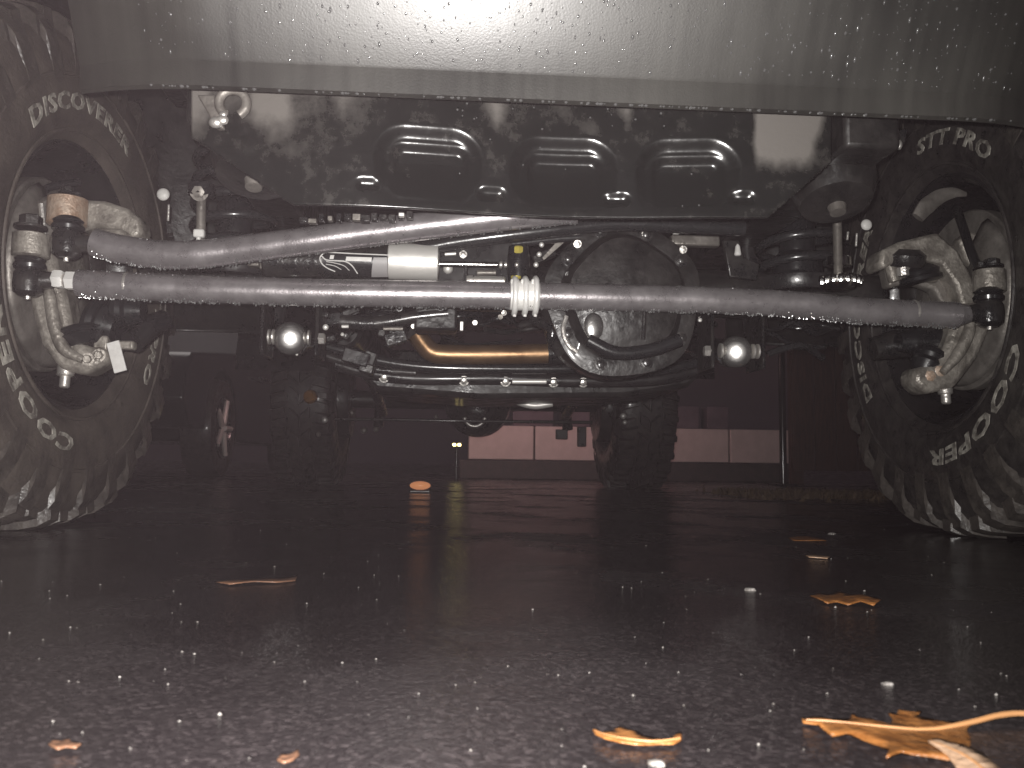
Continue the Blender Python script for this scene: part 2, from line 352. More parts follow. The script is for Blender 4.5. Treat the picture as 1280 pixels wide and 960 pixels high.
# ------------------------------------------------------------------ parked car on the left
pc = at(296, 548, 4.4)
car = thing('parked_car', 'black parked car left of the vehicle, one wheel glinting', 'car', (pc.x-.08, 4.4, 0))
CW = .0
prof = [(-.75, .30), (-.86, .45), (-.84, .62), (-.70, .74), (.35, .86), (1.15, 1.36), (2.5, 1.40), (3.25, 1.02), (3.6, .95), (3.65, .55), (3.55, .30)]
wheels_y = (0.0, 2.65)
low = [(3.05, .28)] + [(2.65+.40*math.cos(a), .30+.40*math.sin(a)) for a in [R(q) for q in range(0, 181, 20)]] + [(2.2, .24), (.42, .24)] + [(.40*math.cos(a), .30+.40*math.sin(a)) for a in [R(q) for q in range(0, 181, 20)]]
poly = [V(0.02, y, z) for y, z in prof] + [V(.02, y, z) for y, z in low]
MB().prism([p+V(-.04, 0, 0) for p in poly], (-1.66, 0, 0)).build('body', 'car_paint', car, bevel=.03)
MB().prism([V(-.012, y, z) for y, z in ((.55, .92), (1.17, 1.30), (1.75, 1.33), (1.75, .93))], (-.02, 0, 0)).build('window', 'glass_dark', car)
MB().prism([V(-.012, y, z) for y, z in ((1.82, .93), (1.82, 1.33), (2.45, 1.34), (3.0, 1.02))], (-.02, 0, 0)).build('window', 'glass_dark', car)
for y in wheels_y:
    ty = MB().lathe([(.20, -.20), (.25, -.215), (.31, -.20), (.325, -.16), (.325, -.05), (.31, -.01), (.25, .0), (.20, -.015)], (0, y, .322), (1, 0, 0), 40, False).build('tyre', 'rubber_wet', car)
    rm = MB().lathe([(.205, -.012), (.195, -.004), (.185, -.02), (.17, -.06), (.0, -.05)], (0, y, .322), (1, 0, 0), 40, False).build('rim', 'black_paint', car)
    for k in range(5):
        a = 2*math.pi*k/5 + .3
        MB().tube([(-.012, y+.03*math.sin(a), .322+.03*math.cos(a)), (-.006, y+.19*math.sin(a), .322+.19*math.cos(a))], [.020, .016], 8).build('spoke', 'silver', car)
MB().tube([(.02, .9, .74), (.025, 1.4, .75)], .012, 8).build('trim', 'black_paint', car)

# ================================================================== THE VEHICLE
J = thing('lifted_vehicle', 'lifted black off-road vehicle whose front axle and wet bumper fill the view', 'vehicle')

# ------------------------------------------------------------------ bumper
BX0, BX1 = -.56, .62
bp = [(-.545, .560), (-.598, .522), (-.605, .524), (-.608, .551), (-.610, .5535), (-.691, .690), (-.706, .74), (-.70, .79), (-.66, .82), (-.50, .82), (-.47, .79), (-.47, .60)]
secs = []
xs = [BX0+.17*k/14 for k in range(14)] + [BX0+.17+(BX1-BX0-.34)*k/14 for k in range(15)] + [BX1-.17*k/14 for k in range(13, -1, -1)]
vs = []; fs = []; n = len(bp)
for x in xs:
    e = max(0, (.17-min(x-BX0, BX1-x))/.17)
    back = .075*e*e; rise = .02*e*e
    for y, z in bp: vs.append((x, min(y+back*(1 if y < -.55 else .2), -.47) , z + (rise if z < .6 else 0)))
for i in range(len(xs)-1):
    for k in range(n): fs.append((i*n+k, i*n+(k+1) % n, (i+1)*n+(k+1) % n, (i+1)*n+k))
fs += [tuple(range(n)), tuple(reversed(range((len(xs)-1)*n, len(xs)*n)))]
bumper = MB().add(vs, fs).build('bumper', 'bumper_plastic', J, smooth=16)
# rain on its face
dr = MB()
def drop(mb, p, nrm, r, tall=1.0):
    nrm = Vector(nrm).normalized(); u, w_ = perp(nrm)
    if abs(u.z) > abs(w_.z): u, w_ = w_, u
    vs = [p+nrm*r*.55]; seg = 7
    for ring, h in ((.6, .42), (1.0, -.05)):
        for k in range(seg):
            a = 2*math.pi*k/seg; vs.append(p + (u*math.cos(a) + w_*math.sin(a)*tall)*r*ring + nrm*r*h)
    fs = [(0, 1+k, 1+(k+1) % seg) for k in range(seg)] + [(1+k, 1+seg+k, 1+seg+(k+1) % seg, 1+(k+1) % seg) for k in range(seg)]
    mb.add(vs, fs)
fa, fb_ = V(0, -.610, .5535), V(0, -.691, .690); fn = V(0, -(fb_.z-fa.z), (fb_.y-fa.y)).normalized()
for i in range(1100):
    t = rnd.random(); x = rnd.uniform(BX0+.1, BX1-.1)
    p = fa.lerp(fb_, t); r = rnd.choice((.0005, .0006, .0008, .0008, .0011, .0015))
    drop(dr, V(x, p.y, p.z)+fn*.0003, fn, r, rnd.choice((1, 1, 1.3, 2.2)))
for i in range(110):
    x = rnd.uniform(BX0+.1, BX1-.1); drop(dr, V(x, -.602, .523), V(0, -.5, -1), rnd.uniform(.001, .0024))
dr.build('water_droplets', 'water', bumper, kind='stuff')

# ------------------------------------------------------------------ valance with its three pockets
VY = -.50
nx, nz = 300, 110; px0, px1, py0, py1 = 232, 1040, 96, 263
pockets = [(536, 238, 66, 76), (706, 246, 66, 76), (860, 250, 62, 74)]
slots = [(460, 234, 14, 8), (615, 241, 17, 8), (772, 247, 17, 8), (926, 250, 14, 8)]
def sdf(x, y, c, rr):
    qx = abs(x-c[0])-c[2]+rr; qy = abs(y-c[1])-c[3]+rr
    return math.hypot(max(qx, 0), max(qy, 0)) + min(max(qx, qy), 0) - rr
def ss(t): t = max(0, min(1, t)); return t*t*(3-2*t)
vs = []; pale_patch = []
A = at(px0, py0, VY); B = at(px1, py0, VY)
for j in range(nz+1):
    for i in range(nx+1):
        px = px0+(px1-px0)*i/nx; py = py0+(py1-py0)*j/nz
        slope = (px-640)*.030          # the photo's rows sink to the right
        qy = py + slope*0
        p = at(px, qy + (px-536)*.028, VY)
        dep = 0
        for c in pockets:
            c2 = (c[0], c[1]-(c[0]-536)*.028, c[2], c[3]); ci = (c2[0]+2, c2[1]+18, c2[2]-17, c2[3]); dep += (.0085*ss((4-sdf(px, py, c2, 38))/17) + .0075*ss((3-sdf(px, py, ci, 16))/13))*(1-ss((py-200)/60))
        for c in slots:
            c2 = (c[0], c[1]-(c[0]-536)*.028, c[2], c[3]); dep += .0045*ss((3-sdf(px, py, c2, 7))/10)*(1-ss((py-c2[1]+1)/18))
        curl = ss((py-236)/40)
        p = p + V(0, dep + .012*math.sin(px*.011), 0)
        vs.append(p)
        # paler patches between the pockets near the top, darker inside the pockets
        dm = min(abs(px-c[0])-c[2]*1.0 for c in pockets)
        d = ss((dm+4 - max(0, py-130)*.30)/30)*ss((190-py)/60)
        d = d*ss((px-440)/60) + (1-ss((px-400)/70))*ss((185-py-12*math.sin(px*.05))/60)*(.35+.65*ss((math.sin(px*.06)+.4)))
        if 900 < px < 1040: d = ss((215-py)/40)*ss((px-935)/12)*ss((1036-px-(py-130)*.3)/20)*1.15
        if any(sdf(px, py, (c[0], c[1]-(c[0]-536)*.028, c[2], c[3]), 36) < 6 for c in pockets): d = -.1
        pale_patch.append(d*.62)
fs = [(j*(nx+1)+i, (j+1)*(nx+1)+i, (j+1)*(nx+1)+i+1, j*(nx+1)+i+1) for j in range(nz) for i in range(nx) if (px0+(px1-px0)*i/nx) > 236+max(0, py0+(py1-py0)*j/nz-176)*1.5 and (px0+(px1-px0)*i/nx) < 1034-max(0, py0+(py1-py0)*j/nz-190)*1.1]
me = bpy.data.meshes.new('valance'); me.from_pydata([tuple(v) for v in vs], [], fs); me.update()
me.polygons.foreach_set('use_smooth', [True]*len(me.polygons))
at_ = me.attributes.new('pale_patch', 'FLOAT', 'POINT'); at_.data.foreach_set('value', pale_patch)
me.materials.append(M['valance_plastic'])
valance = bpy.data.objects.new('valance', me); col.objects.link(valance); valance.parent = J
so_ = valance.modifiers.new('solid', 'SOLIDIFY'); so_.thickness = .006; so_.offset = -1
dr = MB()
for i in range(70):
    px = rnd.uniform(300, 1010); py = rnd.choice((rnd.uniform(118, 150), rnd.uniform(118, 260)))
    drop(dr, at(px, py+(px-536)*.028, VY-.001), V(0, -1, -.1), rnd.uniform(.0008, .0018))
dr.build('water_droplets', 'water', valance, kind='stuff')

# ------------------------------------------------------------------ frame rails, horns, body mounts behind the valance
for s in (-1, 1):
    rail = MB()
    pts = [V(s*.42, -.46, .60), V(s*.42, -.1, .60), V(s*.43, .35, .62), V(s*.45, .8, .56), V(s*.46, 2.0, .56), V(s*.50, 2.6, .66), V(s*.50, 3.6, .66)]
    for a, b in zip(pts[:-1], pts[1:]):
        d = b-a; rail.box((a+b)/2, (.075, d.length+.02, .13), d.to_track_quat('Y', 'Z').to_euler())
    fr = rail.build('frame_rail', 'black_dirty', J, bevel=.006)
# radiator support and engine mass that close the view above the axle
MB().box((0, -.30, .70), (.86, .10, .16)).build('crossmember', 'black_dirty', J, bevel=.01)
MB().box((-.02, .10, .72), (.62, .62, .22)).build('oil_pan', 'black_dirty', J, bevel=.03)
MB().box((0.05, .95, .78), (.50, .9, .34)).build('gearbox', 'black_dirty', J, bevel=.05)
MB().box((0, 1.7, .92), (1.50, 4.0, .05)).build('floor_pan', 'black_dirty', J, bevel=.01)
# left and right inner fender liners
for s in (-1, 1):
    ln = MB(); pts = []
    for k in range(13):
        a = R(58 + 137*k/12); pts.append(V(0, -.60*math.cos(a), .46+.60*math.sin(a)))
    vs = []; fs = []
    for p in pts: vs += [V(s*.56, p.y, max(p.z, .42)), V(s*1.10, p.y, max(p.z, .42))]
    for k in range(12): fs.append((2*k, 2*k+1, 2*k+3, 2*k+2))
    lo = ln.add(vs, fs).build('fender_liner', 'black_dirty', J, smooth=60)
    sm = lo.modifiers.new('solid', 'SOLIDIFY'); sm.thickness = .008
    MB().prism([V(s*.56, y, z) for y, z in ((-.46, .62), (-.46, 1.0), (.62, 1.0), (.62, .52), (.2, .70), (-.2, .70))], (s*-.01, 0, 0)).build('inner_panel', 'black_dirty', J)

# body above: hood, grille, flares, tub and cabin
MB().prism([V(-.66, y, z) for y, z in ((-.50, .80), (-.50, 1.12), (-.44, 1.17), (.85, 1.24), (.85, .95), (-.2, .95))], (1.32, 0, 0)).build('hood', 'car_paint', J, bevel=.03)
gr = MB().box((0, -.515, .98), (1.05, .03, .30)).build('grille', 'car_paint', J, bevel=.012)
for k in range(7): MB().box((-.27+.09*k, -.533, .99), (.045, .02, .22)).build('slot', 'black_dirty', gr, bevel=.01)
for s in (-1, 1):
    MB().lathe([(.0, 0), (.085, .0), (.09, -.01), (.09, -.03)], (s*.40, -.545, 1.0), (0, 1, 0), 28).build('headlamp', 'glass_dark', gr)
    fl = MB()
    pts = [V(0, y, z) for y, z in ((-.60, .86), (-.52, 1.00), (-.30, 1.09), (.30, 1.09), (.56, .95), (.70, .72))]
    vs = []; fs = []
    for p in pts: vs += [V(s*.66, p.y, p.z), V(s*1.06, p.y, p.z-.01), V(s*1.06, p.y, p.z-.07), V(s*.66, p.y, p.z-.06)]
    for k in range(5):
        for q in range(4): fs.append((4*k+q, 4*k+(q+1) % 4, 4*k+4+(q+1) % 4, 4*k+4+q))
    fs += [(0, 1, 2, 3), (20, 21, 22, 23)]
    fl.add(vs, fs).build('fender_flare', 'black_paint', J, bevel=.01)
    rf = [V(s*.72, 2.95-.62*math.cos(R(a)), .46+.62*math.sin(R(a))) for a in range(10, 171, 16)]
    vs = []; fs = []
    for p in rf: vs += [p, p+V(s*.34, 0, 0), p+V(s*.34, 0, -.06), p+V(0, 0, -.06)]
    for k in range(len(rf)-1):
        for q in range(4): fs.append((4*k+q, 4*k+(q+1) % 4, 4*k+4+(q+1) % 4, 4*k+4+q))
    MB().add(vs, fs).build('fender_flare', 'black_paint', J)
MB().box((0, 2.2, 1.10), (1.46, 2.7, .36)).build('body_tub', 'car_paint', J, bevel=.04)
MB().prism([V(-.68, y, z) for y, z in ((.86, 1.27), (1.15, 1.80), (3.5, 1.80), (3.54, 1.28))], (1.36, 0, 0)).build('cabin', 'glass_dark', J, bevel=.03)
MB().box((0, 3.66, .70), (1.5, .12, .14)).build('rear_bumper', 'black_paint', J, bevel=.015)
for s in (-1, 1):
    tl = MB()
    for dx, dz, sx_, sz_ in ((-.085, 0, .01, .24), (.085, 0, .01, .24), (0, .115, .16, .01), (0, -.115, .16, .01)): tl.box((s*.62+dx, 3.66, .90+dz), (sx_, .14, sz_))
    tl.box((s*.62, 3.588, .90), (.18, .008, .24))
    tlo = tl.build('tail_lamp', 'black_paint', J)
    MB().box((s*.62, 3.722, .90), (.15, .01, .21)).build('lens', 'tail_red', tlo)

# ------------------------------------------------------------------ tyres with lugs and lettering
RT, WT, ZC, SX = .444, .30, .430, .7495
def tyre_profile(s):   # (radius, x offset outward from the inner face)
    half = [(.222, .040), (.232, .020), (.262, .004), (.300, .000), (.345, .002), (.385, .010), (.404, .024), (.414, .050), (.418, .100), (.418, .150)]
    return half + [(r, WT-x) for r, x in reversed(half[:-1])]
def lug(profile, t0, t1, skew, h, s):
    """a raised block: profile is [(x, r)], t0..t1 its angle, skew turns it along x"""
    nt_ = 2; n = len(profile); vs = []; fs = []
    for lay in (0, 1):
        for i, (x, r) in enumerate(profile):
            f = i/(n-1)
            for k in range(nt_+1):
                t = t0+(t1-t0)*k/nt_ + skew*f
                sh = (1.06 if lay == 0 else .84)
                tm = (t0+t1)/2+skew*f; t = tm+(t-tm)*sh
                rr = r + (h if lay else -.008)
                vs.append(V(s*x, rr*math.sin(t), rr*math.cos(t)))
    m = nt_+1; o1 = n*m
    for i in range(n-1):
        for k in range(nt_): fs.append((o1+i*m+k, o1+i*m+k+1, o1+(i+1)*m+k+1, o1+(i+1)*m+k))
    for i in range(n-1):
        fs.append((i*m, (i+1)*m, o1+(i+1)*m, o1+i*m)); fs.append((i*m+nt_, o1+i*m+nt_, o1+(i+1)*m+nt_, (i+1)*m+nt_))
    for k in range(nt_):
        fs.append((k, o1+k, o1+k+1, k+1)); fs.append(((n-1)*m+k, (n-1)*m+k+1, o1+(n-1)*m+k+1, o1+(n-1)*m+k))
    return vs, fs
NP = 54; DT = 2*math.pi/NP
def lug_set(s):
    bar = [(-.003, .340), (-.002, .365), (.002, .388), (.010, .402)]
    shoulder = [(.012, .402), (.030, .414), (.056, .420), (.082, .422)]
    shoulder2 = [(.022, .410), (.036, .416), (.060, .420), (.094, .422)]
    mir = lambda pr: [(WT-x, r) for x, r in pr]
    return [(lug(bar, -DT*.42, DT*.42, DT*.15, .016, s), 0, 2), (lug(shoulder, -DT*.31, DT*.29, DT*.30, .023, s), .05, 2), (lug(shoulder2, -DT*.27, DT*.33, DT*.42, .022, s), 1.0, 2),
            (lug([(.104, .422), (.125, .422), (.146, .422)], -DT*.62, DT*.46, -DT*.7, .023, s), .7, 2),
            (lug([(.154, .422), (.175, .422), (.197, .422)], -DT*.50, DT*.62, DT*.7, .023, s), 1.7, 2),
            (lug(mir(shoulder), -DT*.30, DT*.30, DT*.35, .023, s), .5, 2), (lug(mir(shoulder2), -DT*.27, DT*.27, DT*.40, .022, s), 1.5, 2)]
def text_mesh(txt, span, Rm, hgt, s, theta):
    cu = bpy.data.curves.new('t', 'FONT'); cu.body = txt; cu.size = 1; cu.offset = .028; cu.extrude = 0; cu.space_character = 1.10; cu.shear = .12; cu.resolution_u = 2
    ob = bpy.data.objects.new('t', cu); col.objects.link(ob)
    dg = bpy.context.evaluated_depsgraph_get(); me = bpy.data.meshes.new_from_object(ob.evaluated_get(dg))
    vs = [v.co.copy() for v in me.vertices]; fs = [tuple(p.vertices) for p in me.polygons]
    bpy.data.objects.remove(ob); bpy.data.curves.remove(cu); bpy.data.meshes.remove(me)
    a = min(v.x for v in vs); b = max(v.x for v in vs); c = min(v.y for v in vs); d = max(v.y for v in vs)
    out = []
    for v in vs:
        t = theta + ((v.x-a)/(b-a)-.5)*span; r = Rm + ((v.y-c)/(d-c)-.5)*hgt
        # sits on the bulge of the sidewall, a hair proud of it
        bx = .0045 if False else 0
        out.append((V(-s*(.0022 - max(0, (r-.345))*.08), (-s)*r*math.sin(t), r*math.cos(t))))
    return out, fs
def make_tyre(s, words, mat_name, full=True, cx=SX, y=0.):
    prof = tyre_profile(s); seg = 96; vs = []; fs = []; n = len(prof)
    for r, x in prof:
        for k in range(seg):
            a = 2*math.pi*k/seg; z = r*math.cos(a); vs.append((s*x, r*math.sin(a), max(z, -ZC+.010)))
    for i in range(n-1):
        for k in range(seg): fs.append((i*seg+k, i*seg+(k+1) % seg, (i+1)*seg+(k+1) % seg, (i+1)*seg+k))
    # moulded rings on the sidewall
    ty = MB().add(vs, fs)
    for rr in (.246, .334): ty.lathe([(rr-.003, -s*0), (rr-.002, -.003), (rr+.002, -.003), (rr+.003, 0)], (s*(.010 if rr < .3 else .001), 0, 0), (s, 0, 0), 96, False)
    T = ty.build('tyre', mat_name, J, smooth=45); T.location = (s*cx, y, ZC); T.rotation_euler = (0, 0, (R(-4.0) if s < 0 else R(-1.2)) if full else 0)
    if full:
        rest = MB()
        for li, ((lv, lf), off, step) in enumerate(lug_set(s)):
            me = None
            if li > 4:          # the far shoulder faces away: one joined mass
                for k in range(0, NP, step):
                    th = -(k+off)*DT; c, sn = math.cos(th), math.sin(th)
                    rest.add([(v.x, v.y*c-v.z*sn, max(-ZC, v.y*sn+v.z*c)) for v in lv], lf)
                continue
            for k in range(0, NP, step):
                th = (k+off)*DT
                if me is None:
                    o = MB().add(lv, lf).build('tread_block', 'rubber_lug', T, smooth=0); me = o.data
                else:
                    o = bpy.data.objects.new('tread_block', me); col.objects.link(o); o.parent = T
                # the contact patch flattens the lowest lugs a little
                c = -math.cos(th); 
                jit = rnd.uniform(-.012, .012); o.rotation_euler = (-th+jit, 0, 0); o.scale = (1, rnd.uniform(.985, 1.008), rnd.uniform(.985, 1.008))
                if c > .93: o.location = (0, 0, (RT-ZC)*.98*(c-.93)/.07)
        rest.build('tread_blocks', mat_name, T, smooth=0, kind='stuff')
        for txt, span, th in words:
            tv, tf = text_mesh(txt, R(span), .292, .029, s, R(th))
            o = MB().add(tv, tf).build('lettering', 'letter_white', T, smooth=0)
            m_ = o.modifiers.new('solid', 'SOLIDIFY'); m_.thickness = .0014; m_.offset = 0
    else:
        tr = MB()
        for (lv, lf), off, step in lug_set(s):
            for k in range(0, NP, step):
                th = -(k+off)*DT; c, sn = math.cos(th), math.sin(th)
                tr.add([(v.x, v.y*c-v.z*sn, max(-ZC, v.y*sn+v.z*c)) for v in lv], lf)
        tr.build('tread_blocks', mat_name, T, smooth=0, kind='stuff')
    return T
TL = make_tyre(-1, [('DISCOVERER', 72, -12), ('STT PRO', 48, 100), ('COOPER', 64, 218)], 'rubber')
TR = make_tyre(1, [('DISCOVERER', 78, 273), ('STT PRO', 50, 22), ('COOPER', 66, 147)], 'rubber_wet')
make_tyre(-1, [], 'rubber_wet', False, .66, 2.95); make_tyre(1, [], 'rubber_wet', False, .66, 2.95)

# ------------------------------------------------------------------ wheels, rotors, knuckles
for s in (-1, 1):
    c = V(s*SX, 0, ZC); ax = V(s, 0, 0)
    wh = MB().lathe([(.226, .030), (.222, .026), (.214, .034), (.206, .07), (.200, .20), (.195, .235), (.10, .25), (.0, .24)], c, ax, 64, False).build('wheel', 'black_paint', J)
    MB().lathe([(.229, .034), (.233, .026), (.226, .022), (.220, .030), (.229, .034)], c, ax, 64, False).build('rim_flange', 'black_paint', wh)
    for o in (wh,):
        o.matrix_basis = Matrix.Translation(c) @ Matrix.Rotation(R(-4.0) if s < 0 else R(-1.2), 4, 'Z') @ Matrix.Translation(-c)
    hub = c + ax*.07
    ro = MB().lathe([(.06, .010), (.163, .0), (.166, .003), (.166, .024), (.06, .03)], hub, ax, 56).build('brake_rotor', 'rotor_steel', J)
    # dust_shield: a dished plate with a cut at the caliper
    ds = MB(); vs = []; fs = []
    N_ = 40
    for k in range(N_+1):
        a = R(25 + 300*k/N_) if s > 0 else R(35+300*k/N_)
        for rr, h in ((.055, -.02), (.11, -.018), (.150, -.012), (.158, -.004)):
            vs.append(hub + ax*h + V(0, math.sin(a)*rr, math.cos(a)*rr))
    for k in range(N_):
        for q in range(3): fs.append((4*k+q, 4*k+q+1, 4*k+5+q, 4*k+4+q))
    dso = ds.add(vs, fs).build('dust_shield', 'rotor_steel', J, smooth=60)
    sm = dso.modifiers.new('solid', 'SOLIDIFY'); sm.thickness = .002
    # caliper at the front top
    cal = MB()
    pts = [hub + ax*.0 + V(0, math.sin(R(a))*.172, math.cos(R(a))*.172) for a in (35, 48, 60, 72, 85)]
    MB().tube(pts, [.030, .036, .038, .036, .030], 12, flat=.9).build('brake_caliper', 'black_cast', J)
    # hub flange
    MB().lathe([(.0, -.045), (.045, -.045), (.058, -.03), (.06, .0)], hub, ax, 28).build('hub_carrier', 'cast_tan', J)

def lathe_v(px, pyt, pyb, Y, prof):  # vertical turned piece between two photo rows
    a = at(px, pyb, Y); b = at(px, pyt, Y); h = b.z-a.z
    return [(r, f*h) for r, f in prof], a

YK = -.17
# left knuckle: spine, drag-link arm, tie-rod boss, lower joint
def casting(parent, outline, Y, th, name, m, bev=.010):
    return MB().prism([at(x, y, Y) for x, y in outline], (0, th, 0)).build(name, m, parent, bevel=bev, smooth=50)
K1 = casting(J, [(30, 300), (64, 298), (72, 340), (82, 372), (88, 402), (94, 422), (110, 434), (130, 432), (135, 452), (106, 469), (74, 462), (50, 430), (38, 390), (30, 345)], -.13, .055, 'steering_knuckle', 'cast_tan')
MB().tube(spline([at(52, 330, -.135), at(62, 370, -.137), at(68, 405, -.137), at(80, 436, -.137), at(104, 450, -.137)], 4), [.006, .009, .010, .010, .006], 10).build('rib', 'cast_tan', K1)
casting(K1, [(98, 248), (130, 250), (160, 260), (176, 274), (177, 292), (166, 300), (148, 288), (124, 284), (98, 288)], -.185, .05, 'steering_arm', 'cast_tan', .007)
MB().tube([at(118, 292, -.19), at(150, 294, -.19), at(172, 302, -.17)], [.008, .010, .006], 10).build('rib', 'cast_tan', K1)
casting(K1, [(40, 250), (66, 238), (100, 244), (98, 300), (60, 310), (44, 300)], -.09, .05, 'upper_yoke', 'rotor_steel')
pr, a = lathe_v(83, 247, 283, -.20, [(.024, 0), (.0285, .06), (.0285, .94), (.024, 1)]); MB().lathe(pr, a, (0, 0, 1), 28).build('drag_link_boss', 'cast_rust', K1)
pr, a = lathe_v(38, 292, 322, -.21, [(.022, 0), (.026, .06), (.026, .94), (.022, 1)]); MB().lathe(pr, a, (0, 0, 1), 28).build('tie_rod_boss', 'cast_tan', K1)
for p in ((110, 449), (124, 444)): MB().bolt(at(p[0], p[1], -.131), (.2, -1, -.1), .007, .012).build('bolt', 'cast_tan', K1)
MB().lathe([(.013, 0), (.013, .016), (.008, .018), (.008, .034), (.006, .036)], at(83, 457, -.11), (0, -.1, -1), 12).build('ball_joint_nut', 'zinc', K1)
for p, r in (((84, 240), .009), ((96, 244), .006), ((38, 283), .016)): MB().bolt(at(p[0], p[1]+3, -.2), (0, 0, 1), r, r*1.3).build('castle_nut', 'black_cast', K1)
# right knuckle
K2 = casting(J, [(1194, 378), (1240, 378), (1238, 415), (1222, 450), (1196, 484), (1158, 493), (1142, 478), (1144, 460), (1166, 456), (1182, 434), (1190, 410)], -.13, .055, 'steering_knuckle', 'cast_tan')
MB().tube(spline([at(1216, 385, -.135), at(1211, 415, -.137), at(1198, 442, -.137), at(1178, 466, -.137)], 4), [.007, .010, .010, .006], 10).build('rib', 'cast_tan', K2)
casting(K2, [(1100, 330), (1103, 312), (1124, 302), (1172, 290), (1198, 312), (1216, 345), (1226, 380), (1204, 384), (1196, 356), (1178, 330), (1150, 322), (1122, 326), (1106, 336)], -.12, .06, 'upper_arm', 'cast_tan')
casting(K2, [(1106, 334), (1150, 326), (1176, 334), (1194, 360), (1200, 384), (1180, 384), (1168, 362), (1140, 352), (1112, 360)], -.085, .03, 'web', 'rotor_steel', .006)
casting(K2, [(1198, 300), (1212, 288), (1236, 296), (1244, 330), (1240, 350), (1216, 340)], -.06, .03, 'caliper_bracket', 'cast_tan', .006)
pr, a = lathe_v(1237, 337, 366, -.20, [(.021, 0), (.0245, .06), (.0245, .94), (.021, 1)]); MB().lathe(pr, a, (0, 0, 1), 28).build('tie_rod_boss', 'cast_tan', K2)
for p in ((1172, 464), (1160, 470)): MB().bolt(at(p[0], p[1], -.12), (-.2, -1, -.1), .010, .012).build('bolt', 'cast_rust', K2)
MB().lathe([(.012, 0), (.012, .014), (.008, .016), (.008, .030), (.006, .032)], at(1181, 482, -.11), (0, -.1, -1), 12).build('ball_joint_nut', 'zinc', K2)
MB().bolt(at(1226, 335, -.2), (0, 0, 1), .007, .010).build('castle_nut', 'black_cast', K2); MB().bolt(at(1240, 334, -.2), (0, 0, 1), .012, .014).build('castle_nut', 'black_cast', K2)
MB().tube([at(1112, 330, -.10), at(1118, 352, -.10)], .010, 10).build('bracket', 'cast_tan', K2)
MB().lathe([(.030, 0), (.034, .006), (.034, .020), (.022, .03)], at(1130, 333, -.10), (0, -.3, 1), 24).build('ball_joint', 'black_cast', K2)
MB().tube([at(1128, 335, -.13), at(1129, 345, -.13)], .010, 8).build('grease_nipple', 'zinc', K2)
MB().box(at(1145, 340, -.08), (.07, .04, .035), Matrix.Rotation(.15, 3, 'Y').to_euler()).build('mount_pad', 'cast_tan', K2, bevel=.008)
# pale strip added for the highlight along the right caliper and rotor edge
MB().tube(spline([at(1147, 272, -.05), at(1158, 258, -.05), at(1174, 246, -.05), at(1192, 241, -.05), at(1208, 243, -.05)], 5), [.012, .016, .014, .010, .004], 10, flat=.5).build('edge_highlight', 'rotor_steel', J)
# inner axle yokes with rubber boots
for s, pts in ((-1, [(160, 400), (140, 397), (112, 396)]), (1, [(1090, 436), (1120, 430), (1158, 430)])):
    MB().tube([at(x, y, -.04) for x, y in pts], [.020, .026, .022], 14).build('inner_yoke', 'black_cast', J)
def boot(px, py, Y, r, h, ax, m='boot_rubber'):
    pr = [(r*.7, 0), (r*.95, h*.1), (r, h*.28), (r*.86, h*.42), (r*.96, h*.58), (r*.8, h*.75), (r*.6, h)]
    return MB().lathe(pr, at(px, py, Y), ax, 28).build('ball_joint_boot', m, J)
boot(112, 402, -.09, .042, .05, (1, -.1, -.25)); boot(104, 415, -.10, .046, .03, (.3, -.2, -1)); boot(140, 388, -.09, .030, .05, (1, 0, 0))
boot(1165, 438, -.10, .030, .05, (-.5, -.1, -1)); boot(1178, 426, -.08, .028, .08, (-1, 0, -.05)); boot(1150, 355, -.08, .040, .035, (-.2, 0, 1))
MB().tube(spline([at(205, 400, -.02), at(185, 410, -.05), at(165, 428, -.08)], 4), [.018, .020, .020], 12).build('control_arm_end', 'black_paint', J)
MB().box(at(146, 446, -.12), (.020, .004, .050), Matrix.Rotation(-.30, 3, 'Y').to_euler().copy()).build('sensor_tag', 'sticker_white', J, bevel=.001)
MB().box(at(128, 430, -.11), (.022, .02, .025)).build('bracket', 'cast_tan', J, bevel=.003); MB().box(at(158, 432, -.11), (.028, .02, .014)).build('bracket', 'cast_tan', J, bevel=.003)
# brake hoses
MB().tube(spline([at(1196, 262, -.05), at(1204, 285, -.09), at(1212, 310, -.12), at(1222, 336, -.14)], 5), .008, 10).build('brake_hose', 'boot_rubber', J)
MB().tube(spline([at(100, 228, .0), at(60, 235, -.03), at(35, 262, -.05), at(30, 290, -.06)], 5), .007, 10).build('brake_hose', 'boot_rubber', J)
MB().tube(spline([at(52, 255, -.1), at(54, 275, -.1), at(56, 296, -.1)], 3), .005, 8).build('brake_line', 'zinc', J)

# ------------------------------------------------------------------ tie rod
YT = -.205
tr_pts = [at(98, 354, YT), at(150, 357, YT), at(215, 360, YT), at(300, 363, YT), at(420, 366, YT), at(560, 368, YT), at(720, 371, YT), at(850, 374, YT), at(930, 377, YT), at(1000, 381, YT), at(1070, 388, YT), at(1130, 391, YT), at(1196, 394, YT)]
rt = 17*scl(YT)
tie = MB().tube(spline(tr_pts, 5), rt, 28).build('tie_rod', 'rod_grey', J)
MB().tube([at(78, 350, YT), at(98, 353, YT)], [.010, .011], 12).build('threaded_end', 'zinc', tie)
MB().lathe([(.013, 0), (.0145, .003), (.0145, .012), (.013, .015)], at(67, 349, YT), (1, 0, 0), 6).build('jam_nut', 'zinc_bright', tie)
MB().lathe([(.0145, 0), (.0145, .014)], at(84, 351, YT), (1, 0, 0), 6).build('jam_nut', 'zinc_bright', tie)
